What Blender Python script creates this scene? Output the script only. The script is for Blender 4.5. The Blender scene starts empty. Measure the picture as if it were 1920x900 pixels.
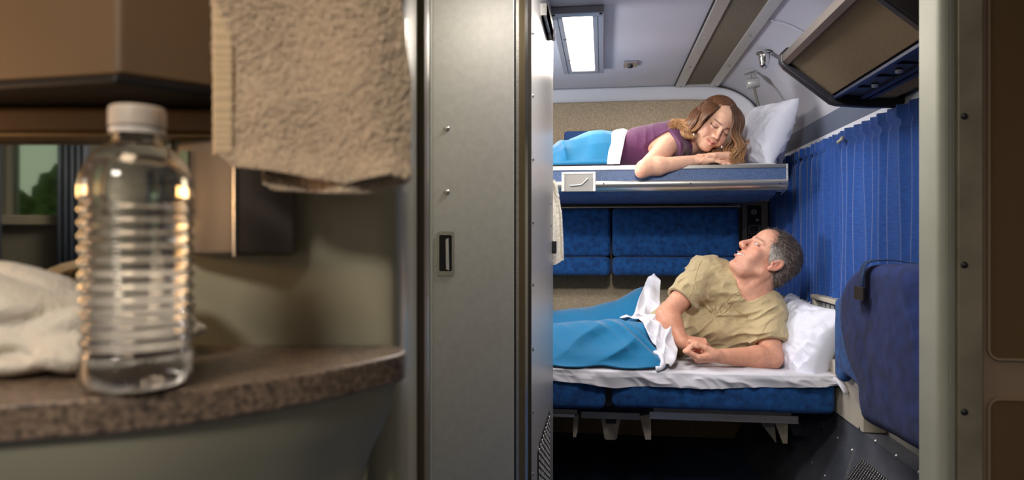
import bpy, bmesh, math, random
import numpy as np
from mathutils import Vector, Matrix
random.seed(7); rng = np.random.RandomState(11)
PI = math.pi
C = bpy.context.scene.collection
# ---------------------------------------------------------------- camera geometry (24 mm lens, level, turned 7.6 degrees left)
FPX = 1280.0; TH = math.atan(170/1280.0); CZ = 1.07
RV = np.array([math.cos(TH), math.sin(TH), 0.0]); DV = np.array([-math.sin(TH), math.cos(TH), 0.0])
def WT(u, v, t):                       # point seen at (u, v) at distance t along the view axis
    a = (u-960)/FPX; b = (450-v)/FPX
    return np.array([0, 0, CZ]) + t*(DV + a*RV + np.array([0, 0, b]))
def W(u, v, Y):                        # point seen at (u, v) on the plane y = Y
    a = (u-960)/FPX
    return WT(u, v, Y/(DV[1]+a*RV[1]))
def WX(u, v, X):                       # point seen at (u, v) on the plane x = X
    a = (u-960)/FPX
    return WT(u, v, X/(DV[0]+a*RV[0]))
def CS(x, t, z):                       # camera-aligned plan coordinates (x right, t ahead)
    return np.array([0, 0, 0]) + DV*t + RV*x + np.array([0, 0, z])
# ---------------------------------------------------------------- materials
def lin(c):
    return tuple(((x/255.0)/12.92 if x/255.0 <= 0.04045 else ((x/255.0+0.055)/1.055)**2.4) for x in c)
MATS = {}
def mat(name, col, rough=0.6, metal=0.0, tex=None, col2=None, scale=60, bump=0.0, bscale=None, stretch=(1,1,1),
        sheen=0.0, spec=0.5, coat=0.0, trans=0.0, ior=1.45, emit=None, estr=0, vcol=False, sss=0.0, amt=1.0, detail=4, wdir='X'):
    m = bpy.data.materials.new(name); m.use_nodes = True; MATS[name] = m
    nt = m.node_tree; N = nt.nodes; L = nt.links
    b = N['Principled BSDF']
    c = lin(col)+(1,)
    b.inputs['Base Color'].default_value = c
    b.inputs['Roughness'].default_value = rough
    b.inputs['Metallic'].default_value = metal
    b.inputs['Specular IOR Level'].default_value = spec
    b.inputs['IOR'].default_value = ior
    b.inputs['Sheen Weight'].default_value = sheen
    b.inputs['Coat Weight'].default_value = coat
    b.inputs['Transmission Weight'].default_value = trans
    if sss:
        b.inputs['Subsurface Weight'].default_value = sss
        b.inputs['Subsurface Radius'].default_value = (0.012, 0.005, 0.003)
        b.inputs['Subsurface Scale'].default_value = 0.6
    if emit:
        b.inputs['Emission Color'].default_value = lin(emit)+(1,)
        b.inputs['Emission Strength'].default_value = estr
    tc = N.new('ShaderNodeTexCoord'); mp = N.new('ShaderNodeMapping')
    mp.inputs['Scale'].default_value = stretch
    L.new(tc.outputs['Object'], mp.inputs['Vector'])
    colsock = None
    if vcol:
        at = N.new('ShaderNodeAttribute'); at.attribute_name = 'Col'; colsock = at.outputs['Color']
    if tex:
        if tex == 'noise':
            t = N.new('ShaderNodeTexNoise'); t.inputs['Scale'].default_value = scale; t.inputs['Detail'].default_value = detail
            L.new(mp.outputs[0], t.inputs['Vector']); f = t.outputs['Fac']
        elif tex == 'voronoi':
            t = N.new('ShaderNodeTexVoronoi'); t.inputs['Scale'].default_value = scale
            L.new(mp.outputs[0], t.inputs['Vector']); f = t.outputs['Distance']
        elif tex == 'wave':
            t = N.new('ShaderNodeTexWave'); t.inputs['Scale'].default_value = scale; t.inputs['Distortion'].default_value = 0.5; t.bands_direction = wdir
            t.inputs['Detail'].default_value = 2; t.inputs['Detail Scale'].default_value = 3
            L.new(mp.outputs[0], t.inputs['Vector']); f = t.outputs['Fac']
        r = N.new('ShaderNodeValToRGB'); L.new(f, r.inputs[0])
        r.color_ramp.elements[0].position = 0.32; r.color_ramp.elements[1].position = 0.68
        r.color_ramp.elements[0].color = lin(col2)+(1,); r.color_ramp.elements[1].color = c
        if colsock is None: colsock = r.outputs[0]
        else:
            mx = N.new('ShaderNodeMix'); mx.data_type = 'RGBA'; mx.blend_type = 'MULTIPLY'; mx.inputs[0].default_value = amt
            L.new(colsock, mx.inputs[6]); L.new(r.outputs[0], mx.inputs[7]); colsock = mx.outputs[2]
    if colsock is not None: L.new(colsock, b.inputs['Base Color'])
    if bump:
        t2 = N.new('ShaderNodeTexNoise'); t2.inputs['Scale'].default_value = bscale or scale; t2.inputs['Detail'].default_value = 3
        L.new(mp.outputs[0], t2.inputs['Vector'])
        bp = N.new('ShaderNodeBump'); bp.inputs['Strength'].default_value = 1.0; bp.inputs['Distance'].default_value = bump
        L.new(t2.outputs['Fac'], bp.inputs['Height']); L.new(bp.outputs[0], b.inputs['Normal'])
    return m
# ---------------------------------------------------------------- object helpers
def settle(o, parent):
    me = o.data
    n = len(me.vertices)
    co = np.empty(n*3, np.float32); me.vertices.foreach_get('co', co); co = co.reshape(-1, 3)
    mn = co.min(0); mx = co.max(0)
    c = np.array([(mn[0]+mx[0])/2, (mn[1]+mx[1])/2, mn[2]])
    co -= c; me.vertices.foreach_set('co', co.ravel()); me.update()
    o.location = Vector(c.tolist())
    if parent is not None:
        o.parent = parent
        o.matrix_parent_inverse = Matrix.Translation(-Vector(wloc(parent)))
def wloc(o):
    return o['_w'] if '_w' in o else tuple(o.location)
def finish(o, m, parent, smooth, bevel, solid, sub):
    me = o.data
    if isinstance(m, (list, tuple)):
        for x in m: me.materials.append(x)
    elif m: me.materials.append(m)
    settle(o, parent)
    WL[o.name] = tuple(o.location)
    C.objects.link(o)
    if smooth:
        me.polygons.foreach_set('use_smooth', [True]*len(me.polygons))
        if smooth == 'auto': 
            try: me.set_sharp_from_angle(angle=math.radians(38))
            except Exception: pass
    if bevel:
        b = o.modifiers.new('bevel', 'BEVEL'); b.width = bevel; b.segments = 3; b.limit_method = 'ANGLE'; b.angle_limit = math.radians(40)
        me.polygons.foreach_set('use_smooth', [True]*len(me.polygons))
        b.harden_normals = True
    if solid:
        s = o.modifiers.new('solid', 'SOLIDIFY'); s.thickness = solid; s.offset = 0
    if sub:
        s = o.modifiers.new('sub', 'SUBSURF'); s.levels = sub; s.render_levels = sub
    return o
WL = {}
def wloc(o): return WL[o.name]
def obj(name, bm, m, parent=None, smooth=False, bevel=0, solid=0, sub=0):
    bmesh.ops.recalc_face_normals(bm, faces=bm.faces)
    me = bpy.data.meshes.new(name); bm.to_mesh(me); bm.free()
    o = bpy.data.objects.new(name, me)
    return finish(o, m, parent, smooth, bevel, solid, sub)
def meshobj(name, V, F, m, parent=None, smooth=True, col=None, solid=0, sub=0, bevel=0):
    V = np.asarray(V, np.float32); 
    me = bpy.data.meshes.new(name)
    if isinstance(F, np.ndarray):
        nf, k = F.shape
        me.vertices.add(len(V)); me.vertices.foreach_set('co', V.ravel())
        me.loops.add(nf*k); me.loops.foreach_set('vertex_index', F.astype(np.int32).ravel())
        me.polygons.add(nf); me.polygons.foreach_set('loop_start', np.arange(0, nf*k, k, dtype=np.int32))
        me.update(calc_edges=True); me.validate()
    else:
        me.from_pydata(V.tolist(), [], F)
    if col is not None:
        ca = me.color_attributes.new('Col', 'FLOAT_COLOR', 'POINT')
        c4 = np.ones((len(V), 4), np.float32); c4[:, :3] = col
        ca.data.foreach_set('color', c4.ravel())
    o = bpy.data.objects.new(name, me)
    return finish(o, m, parent, smooth, bevel, solid, sub)
def empty(name, loc, label, cat, group=None):
    o = bpy.data.objects.new(name, None); o.location = Vector([float(x) for x in loc]); C.objects.link(o)
    o.empty_display_size = 0.05
    WL[o.name] = tuple(float(x) for x in loc)
    return tag(o, label, cat, group)
def tag(o, label=None, cat=None, group=None, kind=None):
    if label: o['label'] = label
    if cat: o['category'] = cat
    if group: o['group'] = group
    if kind: o['kind'] = kind
    return o
def struct(o): o['kind'] = 'structure'; return o
def BM(): return bmesh.new()
def box(bm, x0, x1, y0, y1, z0, z1, R=None, piv=None):
    vs = []
    for z in (z0, z1):
        for (x, y) in ((x0, y0), (x1, y0), (x1, y1), (x0, y1)):
            p = Vector((x, y, z))
            if R is not None: p = R @ (p-Vector(piv)) + Vector(piv)
            vs.append(bm.verts.new(p))
    for f in ((3,2,1,0), (4,5,6,7), (0,1,5,4), (1,2,6,5), (2,3,7,6), (3,0,4,7)):
        bm.faces.new([vs[i] for i in f])
    return bm
def hexa(bm, pts):                    # 8 corners, bottom loop then top loop
    vs = [bm.verts.new([float(c) for c in p]) for p in pts]
    for f in ((3,2,1,0), (4,5,6,7), (0,1,5,4), (1,2,6,5), (2,3,7,6), (3,0,4,7)):
        bm.faces.new([vs[i] for i in f])
    return bm
def prism(bm, poly, f0, f1):          # poly: 2-D points; f0/f1 map a 2-D point to 3-D
    a = [bm.verts.new([float(c) for c in f0(p)]) for p in poly]; b = [bm.verts.new([float(c) for c in f1(p)]) for p in poly]
    n = len(poly)
    bm.faces.new(a[::-1]); bm.faces.new(b)
    for i in range(n): bm.faces.new((a[i], a[(i+1) % n], b[(i+1) % n], b[i]))
    return bm
def prism_xy(bm, poly, z0, z1): return prism(bm, poly, lambda p: (p[0], p[1], z0), lambda p: (p[0], p[1], z1))
def prism_xz(bm, poly, y0, y1): return prism(bm, poly, lambda p: (p[0], y0, p[1]), lambda p: (p[0], y1, p[1]))
def prism_yz(bm, poly, x0, x1): return prism(bm, poly, lambda p: (x0, p[0], p[1]), lambda p: (x1, p[0], p[1]))
def frame_of(d):
    d = np.asarray(d, float); d = d/np.linalg.norm(d)
    a = np.array([0, 0, 1.0]) if abs(d[2]) < 0.9 else np.array([1.0, 0, 0])
    x = np.cross(a, d); x /= np.linalg.norm(x); y = np.cross(d, x)
    return x, y, d
def tube(bm, pts, r, n=10, cap=True, flat=1.0):
    pts = [np.asarray(p, float) for p in pts]; k = len(pts)
    rs = r if hasattr(r, '__len__') else [r]*k
    rings = []; x = None
    for i in range(k):
        d = pts[min(i+1, k-1)]-pts[max(i-1, 0)]
        d = d/(np.linalg.norm(d)+1e-9)
        if x is None: x, y, _ = frame_of(d)
        else:
            x = x - d*np.dot(x, d); x /= (np.linalg.norm(x)+1e-9)
        y = np.cross(d, x)
        rings.append([bm.verts.new((pts[i]+rs[i]*(x*math.cos(a)+flat*y*math.sin(a))).tolist()) for a in np.linspace(0, 2*PI, n, endpoint=False)])
    for i in range(k-1):
        for j in range(n):
            bm.faces.new((rings[i][j], rings[i][(j+1) % n], rings[i+1][(j+1) % n], rings[i+1][j]))
    if cap:
        bm.faces.new(rings[0][::-1]); bm.faces.new(rings[-1])
    return bm
def lathe(bm, prof, c, axis=(0, 0, 1), n=32):     # prof: (radius, height) along axis
    x, y, d = frame_of(axis); c = np.asarray(c, float); rings = []
    for (r, h) in prof:
        if r < 1e-6: rings.append([bm.verts.new((c+d*h).tolist())])
        else: rings.append([bm.verts.new((c+d*h+r*(x*math.cos(a)+y*math.sin(a))).tolist()) for a in np.linspace(0, 2*PI, n, endpoint=False)])
    for A, B in zip(rings[:-1], rings[1:]):
        if len(A) == 1 and len(B) == 1: continue
        for j in range(n):
            if len(A) == 1: bm.faces.new((A[0], B[(j+1) % n], B[j]))
            elif len(B) == 1: bm.faces.new((A[j], A[(j+1) % n], B[0]))
            else: bm.faces.new((A[j], A[(j+1) % n], B[(j+1) % n], B[j]))
    return bm
def spline(pts, n):                   # Catmull-Rom
    P = np.asarray(pts, float); k = len(P)
    if k < 3: return np.array([P[0]+(P[-1]-P[0])*s for s in np.linspace(0, 1, n)])
    Q = np.vstack([2*P[0]-P[1], P, 2*P[-1]-P[-2]]); out = []
    for s in np.linspace(0, k-1-1e-6, n):
        i = int(s); f = s-i; p0, p1, p2, p3 = Q[i], Q[i+1], Q[i+2], Q[i+3]
        out.append(0.5*((2*p1)+(-p0+p2)*f+(2*p0-5*p1+4*p2-p3)*f*f+(-p0+3*p1-3*p2+p3)*f**3))
    return np.array(out)
def rrect(x0, x1, z0, z1, r, n=6):
    out = []
    for cx, cz, a0 in ((x1-r, z1-r, 0), (x0+r, z1-r, PI/2), (x0+r, z0+r, PI), (x1-r, z0+r, 1.5*PI)):
        for i in range(n+1):
            a = a0+PI/2*i/n; out.append((cx+r*math.cos(a), cz+r*math.sin(a)))
    return out
def gridfaces(n, m, off=0):
    i, j = np.meshgrid(np.arange(n-1), np.arange(m-1), indexing='ij')
    a = (i*m+j).ravel()+off
    return np.stack([a, a+m, a+m+1, a+1], 1)
# ---------------------------------------------------------------- value noise in numpy
def _h(ix, iy, iz, s):
    n = (ix.astype(np.int64)*374761393+iy.astype(np.int64)*668265263+iz.astype(np.int64)*2147483647+s*1274126177) & 0xffffffff
    n = ((n ^ (n >> 13))*1274126177) & 0xffffffff
    n = n ^ (n >> 16)
    return (n & 0xffff).astype(np.float32)/65535.0
def vnoise(x, y, z, s=0):
    x = np.asarray(x, np.float32); y = np.asarray(y, np.float32)+0*x; z = np.asarray(z, np.float32)+0*x
    ix, iy, iz = np.floor(x), np.floor(y), np.floor(z)
    fx, fy, fz = x-ix, y-iy, z-iz
    fx, fy, fz = [f*f*f*(f*(f*6-15)+10) for f in (fx, fy, fz)]
    o = 0
    for dx in (0, 1):
        for dy in (0, 1):
            for dz in (0, 1):
                w = (fx if dx else 1-fx)*(fy if dy else 1-fy)*(fz if dz else 1-fz)
                o = o+w*_h(ix+dx, iy+dy, iz+dz, s)
    return o*2-1
def fbm(x, y, z, s=0, o=3):
    r = 0; a = 1.0
    for k in range(o):
        r = r+a*vnoise(x, y, z, s+k*17); x, y, z = x*2.03, y*2.03, z*2.03; a *= 0.5
    return r
def ridge(x, y, z, s=0):              # soft ridged folds, -1..1
    return 1-2*np.abs(vnoise(x, y, z, s))
# ---------------------------------------------------------------- signed distance fields
class Field:
    def __init__(s, lo, hi, h):
        s.lo = np.array(lo, np.float32); s.h = h
        s.n = np.ceil((np.array(hi)-np.array(lo))/h).astype(int)+1
        s.a = np.full(s.n, 0.08, np.float32)
    def block(s, c, r):
        i0 = np.clip(np.floor((np.asarray(c)-r-s.lo)/s.h).astype(int), 0, s.n)
        i1 = np.clip(np.ceil((np.asarray(c)+r-s.lo)/s.h).astype(int)+1, 0, s.n)
        if (i1 <= i0).any(): return None
        sl = tuple(slice(a, b) for a, b in zip(i0, i1))
        g = [s.lo[k]+s.h*np.arange(i0[k], i1[k], dtype=np.float32) for k in range(3)]
        X, Y, Z = np.meshgrid(*g, indexing='ij', sparse=True)
        return sl, X, Y, Z
    def add(s, prim, k=0.005):
        c, r, f = prim
        b = s.block(c, r+k+3*s.h)
        if b is None: return
        sl, X, Y, Z = b; d = f(X, Y, Z).astype(np.float32); a = s.a[sl]
        if k > 0:
            h = np.clip(0.5+0.5*(d-a)/k, 0, 1); s.a[sl] = d*(1-h)+a*h-k*h*(1-h)
        else: s.a[sl] = np.minimum(a, d)
    def sub(s, prim, k=0.003):
        c, r, f = prim
        b = s.block(c, r+k+3*s.h)
        if b is None: return
        sl, X, Y, Z = b; d = -f(X, Y, Z).astype(np.float32); a = s.a[sl]
        if k > 0:
            h = np.clip(0.5-0.5*(d-a)/k, 0, 1); s.a[sl] = d*(1-h)+a*h+k*h*(1-h)
        else: s.a[sl] = np.maximum(a, d)
    def each(s, fn, band=0.03):        # a += fn(p) near the surface, in slabs
        for i in range(0, s.n[0], 24):
            sl = slice(i, min(i+24, s.n[0])); A = s.a[sl]
            m = np.abs(A) < band
            if not m.any(): continue
            I = np.argwhere(m).astype(np.float32)
            P = s.lo+s.h*(I+np.array([i, 0, 0], np.float32))
            A[m] += fn(P[:, 0], P[:, 1], P[:, 2], A[m])
    def cutplane(s, p, nrm, k=0.0):    # keep the side opposite to nrm
        p = np.asarray(p, float); nrm = np.asarray(nrm, float); nrm = nrm/np.linalg.norm(nrm)
        g = [s.lo[q]+s.h*np.arange(s.n[q], dtype=np.float32) for q in range(3)]
        X, Y, Z = np.meshgrid(*g, indexing='ij', sparse=True)
        d = (X-p[0])*nrm[0]+(Y-p[1])*nrm[1]+(Z-p[2])*nrm[2]
        s.a = np.maximum(s.a, d.astype(np.float32))
    def mesh(s):
        a = s.a; ins = a < 0
        n = s.n
        cs = [ins[i:n[0]-1+i, j:n[1]-1+j, k:n[2]-1+k] for i in (0, 1) for j in (0, 1) for k in (0, 1)]
        al = cs[0].copy(); an = cs[0].copy()
        for c in cs[1:]: al &= c; an |= c
        act = an & ~al
        idx = np.argwhere(act)
        vid = np.full(act.shape, -1, np.int32); vid[tuple(idx.T)] = np.arange(len(idx))
        off = np.array([[i, j, k] for i in (0, 1) for j in (0, 1) for k in (0, 1)])
        val = np.stack([a[tuple((idx+o).T)] for o in off], 1)
        P = np.zeros((len(idx), 3), np.float32); cnt = np.zeros(len(idx), np.float32)
        for p in range(8):
            for q in range(p+1, 8):
                if np.abs(off[p]-off[q]).sum() != 1: continue
                A, B = val[:, p], val[:, q]; m = (A < 0) != (B < 0)
                t = A[m]/(A[m]-B[m])
                P[m] += off[p]+(off[q]-off[p])*t[:, None]; cnt[m] += 1
        P = (P/cnt[:, None]+idx)*s.h+s.lo
        F = []
        for ax in range(3):
            u, v = (ax+1) % 3, (ax+2) % 3
            s0 = [slice(1, -1)]*3; s0[ax] = slice(0, -1); s1 = list(s0); s1[ax] = slice(1, None)
            A = ins[tuple(s0)]; B = ins[tuple(s1)]
            for flip, M in ((0, A & ~B), (1, ~A & B)):
                e = np.argwhere(M)
                base = e.copy()
                base[:, u] += 1; base[:, v] += 1      # grid point index
                q = []
                for du, dv in ((-1, -1), (0, -1), (0, 0), (-1, 0)):
                    c = base.copy(); c[:, u] += du; c[:, v] += dv
                    q.append(vid[tuple(c.T)])
                q = np.stack(q, 1)
                if flip: q = q[:, ::-1]
                F.append(q)
        F = np.vstack(F); F = F[(F >= 0).all(1)]
        return P, F
def ell(c, r, R=None):
    c = np.asarray(c, float); r = np.asarray(r, float)*np.ones(3)
    def f(X, Y, Z):
        x, y, z = X-c[0], Y-c[1], Z-c[2]
        if R is not None:
            x, y, z = [x*R[0][i]+y*R[1][i]+z*R[2][i] for i in range(3)]
        k0 = np.sqrt((x/r[0])**2+(y/r[1])**2+(z/r[2])**2)
        k1 = np.sqrt((x/r[0]**2)**2+(y/r[1]**2)**2+(z/r[2]**2)**2)+1e-6
        return k0*(k0-1)/k1
    return (c, float(r.max()), f)
def cap(a, b, r1, r2=None):
    a = np.asarray(a, float); b = np.asarray(b, float); r2 = r1 if r2 is None else r2
    ba = b-a; L2 = float(ba@ba)+1e-12
    def f(X, Y, Z):
        x, y, z = X-a[0], Y-a[1], Z-a[2]
        h = np.clip((x*ba[0]+y*ba[1]+z*ba[2])/L2, 0, 1)
        return np.sqrt((x-ba[0]*h)**2+(y-ba[1]*h)**2+(z-ba[2]*h)**2)-(r1+(r2-r1)*h)
    return ((a+b)/2, math.sqrt(L2)/2+max(r1, r2), f)
def basis(F, U):                      # columns: x = left, y = forward, z = up
    F = np.asarray(F, float); F = F/np.linalg.norm(F)
    U = np.asarray(U, float); U = U-F*(U@F); U /= np.linalg.norm(U)
    X = np.cross(F, U)                # forward x up = right ; left is the negative
    return np.stack([-X, F, U], 1)
# ---------------------------------------------------------------- the materials of the place
M_ceil = mat('ceiling_panel', (202,203,214), 0.42, tex='noise', col2=(192,193,204), scale=2.5, bump=0.0006, bscale=3)
M_mould = mat('white_moulding', (236,238,246), 0.35)
M_tweed = mat('tan_tweed', (206,188,160), 0.95, tex='noise', col2=(150,134,112), scale=330, bump=0.0012, bscale=260, detail=2)
M_tweed_c = mat('grey_tweed', (152,140,118), 0.95, tex='noise', col2=(70,64,54), scale=300, bump=0.001, bscale=300, detail=2)
M_tweed_d = mat('brown_tweed', (122,96,62), 0.95, tex='wave', col2=(56,43,28), scale=170, wdir='DIAGONAL', stretch=(1,1,-1), bump=0.0008, bscale=250)
M_ribfab = mat('ribbed_tan_fabric', (176,152,118), 0.9, tex='wave', col2=(84,72,56), scale=62, wdir='Y', stretch=(1,1,1), bump=0.0006, bscale=250)
M_metal = mat('brushed_steel', (206,206,204), 0.36, 0.5, tex='noise', col2=(198,198,196), scale=60, bump=0.00004, bscale=400)
M_alu = mat('aluminium', (205,203,200), 0.28, 0.9, tex='noise', col2=(180,178,175), scale=12, stretch=(0.4,30,30))
M_chrome = mat('chrome', (215,215,215), 0.12, 1.0)
M_darkmetal = mat('dark_metal', (60,60,64), 0.4, 0.8)
M_kick = mat('scuffed_kick_plate', (128,132,144), 0.38, 0.45, tex='noise', col2=(88,92,102), scale=5, bump=0.0002, bscale=50)
M_black = mat('black_plastic', (18,18,22), 0.45)
M_rim = mat('charcoal_rim', (26,26,34), 0.4)
M_module = mat('khaki_moulded_plastic', (156,152,130), 0.32, coat=0.2)
M_cab = mat('tan_cabinet', (112,90,66), 0.5, tex='noise', col2=(104,84,61), scale=8)
M_jamb = mat('grey_green_jamb', (168,170,158), 0.45, tex='noise', col2=(154,156,144), scale=6)
M_jamb2 = mat('worn_jamb_plate', (150,143,125), 0.42, 0.25, tex='noise', col2=(122,116,100), scale=9)
M_brownframe = mat('brown_wall_frame', (138,118,98), 0.55)
M_carpet = mat('navy_carpet', (74,96,138), 0.98, tex='noise', col2=(30,42,68), scale=240, stretch=(1,0.5,1), bump=0.002, bscale=240)
M_seat = mat('navy_seat_fabric', (22,84,150), 0.9, tex='noise', col2=(12,54,108), scale=45, bump=0.0008, bscale=320, sheen=0.08)
M_chair = mat('navy_chair_cover', (32,52,112), 0.9, tex='noise', col2=(18,32,78), scale=28, bump=0.0006, bscale=350, sheen=0.05)
M_curtain = mat('blue_curtain', (16,76,156), 0.8, tex='noise', col2=(10,54,122), scale=60, stretch=(1,1,6), bump=0.0004, bscale=300, sheen=0.25)
M_bluepanel = mat('slate_blue_laminate', (84,108,152), 0.45, tex='noise', col2=(60,82,124), scale=180, detail=2)
M_strip = mat('slate_wall_strip', (98,108,128), 0.5)
M_white = mat('white_cotton', (214,214,224), 0.85, bump=0.0006, bscale=30, sheen=0.2)
M_pillow = mat('white_pillowcase', (220,223,238), 0.8, bump=0.0012, bscale=14, sheen=0.2)
M_blanket = mat('turquoise_blanket', (0,112,160), 0.9, tex='noise', col2=(0,98,144), scale=420, bump=0.0008, bscale=300, sheen=0.35)
M_khaki = mat('khaki_cotton', (190,172,134), 0.85, tex='noise', col2=(178,160,122), scale=300, bump=0.0003, bscale=600, sheen=0.2)
M_purple = mat('plum_jersey', (92,40,86), 0.8, tex='noise', col2=(76,30,72), scale=200, bump=0.0005, bscale=45, sheen=0.3)
M_skin = mat('skin', (255,255,255), 0.5, vcol=True, sss=0.12, tex='noise', col2=(236,222,216), scale=70, amt=0.6, bump=0.0003, bscale=260, spec=0.35)
M_hair = mat('hair', (255,255,255), 0.36, vcol=True, tex='noise', col2=(190,170,150), scale=400, amt=0.7, spec=0.5)
M_cream = mat('cream_panel', (196,188,172), 0.4, tex='noise', col2=(186,178,162), scale=6)
M_granite = mat('granite_laminate', (146,126,108), 0.35, tex='noise', col2=(66,56,50), scale=230, detail=3, bump=0.0002)
M_terry = mat('terry_towel', (214,194,168), 0.95, tex='noise', col2=(182,160,134), scale=300, bump=0.0020, bscale=800, sheen=0.5)
M_towel = mat('white_terry_towel', (224,218,206), 0.95, bump=0.002, bscale=260, sheen=0.5)
M_mirror = mat('mirror_glass', (190,186,170), 0.03, 1.0)
M_disp = mat('smoked_dispenser', (84,76,72), 0.42, 0.0)
M_cap = mat('bottle_cap', (226,214,200), 0.4, trans=0.25)
M_ring = mat('bottle_ring', (226,220,214), 0.4)
M_diff = mat('light_diffuser', (255,250,240), 0.5, emit=(255,238,214), estr=5.0)
M_ringgold = mat('gold', (212,168,84), 0.25, 1.0)
M_pearl = mat('pearl', (232,224,208), 0.3)
M_yellow = mat('yellow_label', (206,178,30), 0.5)
M_btn = mat('khaki_button', (176,156,118), 0.35)
M_web = mat('navy_webbing', (26,52,92), 0.8)
M_leaf = mat('foliage', (84,104,52), 0.9, tex='noise', col2=(44,60,28), scale=12)
M_wallpale = mat('pale_wall', (150,146,136), 0.6)
def glassmat(name, ior, col=(255,255,255)):
    m = bpy.data.materials.new(name); m.use_nodes = True; N = m.node_tree.nodes; N.clear()
    g = N.new('ShaderNodeBsdfGlass'); g.inputs['IOR'].default_value = ior; g.inputs['Roughness'].default_value = 0.0
    g.inputs['Color'].default_value = lin(col)+(1,)
    o = N.new('ShaderNodeOutputMaterial'); m.node_tree.links.new(g.outputs[0], o.inputs[0]); return m
M_pet = glassmat('clear_plastic', 1.45); M_water = glassmat('water', 1.33); M_pane = glassmat('window_pane', 1.01, (225,235,228))
# ================================================================ THE SETTING
YB = 3.80; ZC = 1.90
def csp(u, t): return (u-960)/FPX*t
def CP(x, t): p = CS(x, t, 0); return (p[0], p[1])
struct(obj('floor', box(BM(), -2.7, 1.3, -1.8, YB+0.1, -0.05, 0), M_carpet))
# window-side wall, curved in at the top like the car body; the ceiling runs on from it
prof = [(0.62,1.9),(0.70,1.872),(0.77,1.825),(0.825,1.762),(0.868,1.685),(0.893,1.61),(0.905,1.575)]
pc = spline([(x, 0, z) for x, z in [(0.56,1.9)]+prof], 26)
bm = BM()
poly = [(-2.7,1.9)]+[(p[0], p[2]) for p in pc]+[(0.97,1.575),(0.97,1.95),(-2.7,1.95)]
prism_xz(bm, poly, -1.8, YB+0.1)
struct(obj('ceiling', bm, M_ceil, smooth='auto'))
struct(obj('wall_right', box(BM(), 0.935, 1.3, 1.2, YB+0.1, 0, 1.576), M_wallpale))
struct(obj('wall_back', box(BM(), -2.7, 0.935, YB, YB+0.1, 0, 1.93), M_tweed))
struct(obj('trim_1', prism_xz(BM(), [(0.903,1.50),(0.911,1.50),(0.911,1.575),(0.90,1.578)], 1.32, YB-0.002), M_strip))
struct(obj('trim_2', prism_xz(BM(), [(0.896,1.468),(0.925,1.468),(0.925,1.500),(0.903,1.500)], 1.32, YB-0.002), M_mould, bevel=0.002))
# seam bead across the curved ceiling
def ceil_at(s):                        # arc from the flat ceiling down to the strip
    return pc[min(int(s*(len(pc)-1)), len(pc)-1)]
seam = [np.array([p[0]-0.002, 2.66, p[2]-0.003]) for p in spline([(0.615,0,1.9)]+[(x,0,z) for x,z in prof[1:]], 24)]
struct(obj('trim_3', tube(BM(), seam, 0.0022, 6), M_mould, smooth=True))
# white cove moulding along the back wall and down the curve
mp = [(-1.4,1.862),(-0.5,1.862),(0.30,1.862),(0.50,1.860),(0.60,1.850)]+[(0.68,1.826),(0.745,1.783),(0.795,1.725),(0.835,1.65),(0.86,1.57),(0.87,1.50)]
mp = spline([(x,0,z) for x, z in mp], 60)
prof_m = [(0.0,-0.030),(-0.014,-0.028),(-0.030,-0.010),(-0.046,0.022),(-0.050,0.034),(0.0,0.036)]
V = []; 
for i, p in enumerate(mp):
    d = mp[min(i+1, 59)]-mp[max(i-1, 0)]; d /= np.linalg.norm(d); nz = np.array([-d[2], 0, d[0]])
    for (y, h) in prof_m: V.append([p[0]+nz[0]*h, YB+y, p[2]+nz[2]*h])
V = np.array(V); V[:, 1] = np.minimum(V[:, 1], YB-0.0005)
struct(meshobj('trim_4', V, gridfaces(60, 6), M_mould, smooth=True, solid=0.003))
# ---- ceiling panel with tweed infill
t = obj('ceiling_panel', box(BM(), 0.432, 0.562, 1.3, 3.70, ZC-0.008, ZC-0.001), M_tweed_c)
tag(t, 'long grey tweed ceiling panel in a screwed metal frame', 'ceiling panel')
bm = BM()
box(bm, 0.385, 0.432, 1.3, 3.745, ZC-0.014, ZC-0.001); box(bm, 0.562, 0.609, 1.3, 3.745, ZC-0.014, ZC-0.001); box(bm, 0.433, 0.561, 3.70, 3.745, ZC-0.014, ZC-0.001)
fr = obj('frame', bm, M_metal, t, bevel=0.002)
obj('gap', box(box(BM(), 0.379, 0.384, 1.3, 3.75, ZC-0.006, ZC-0.001), 0.6095, 0.6145, 1.3, 3.75, ZC-0.006, ZC-0.001), M_black, t)
for y in (1.9, 2.35, 2.83, 3.3, 3.715):
    for x in (0.409, 0.586):
        obj('screw', lathe(BM(), [(0, -0.003), (0.006, -0.002), (0.008, 0.001)], (x, y, ZC-0.0145), n=12), M_chrome, fr, smooth=True)
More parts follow.
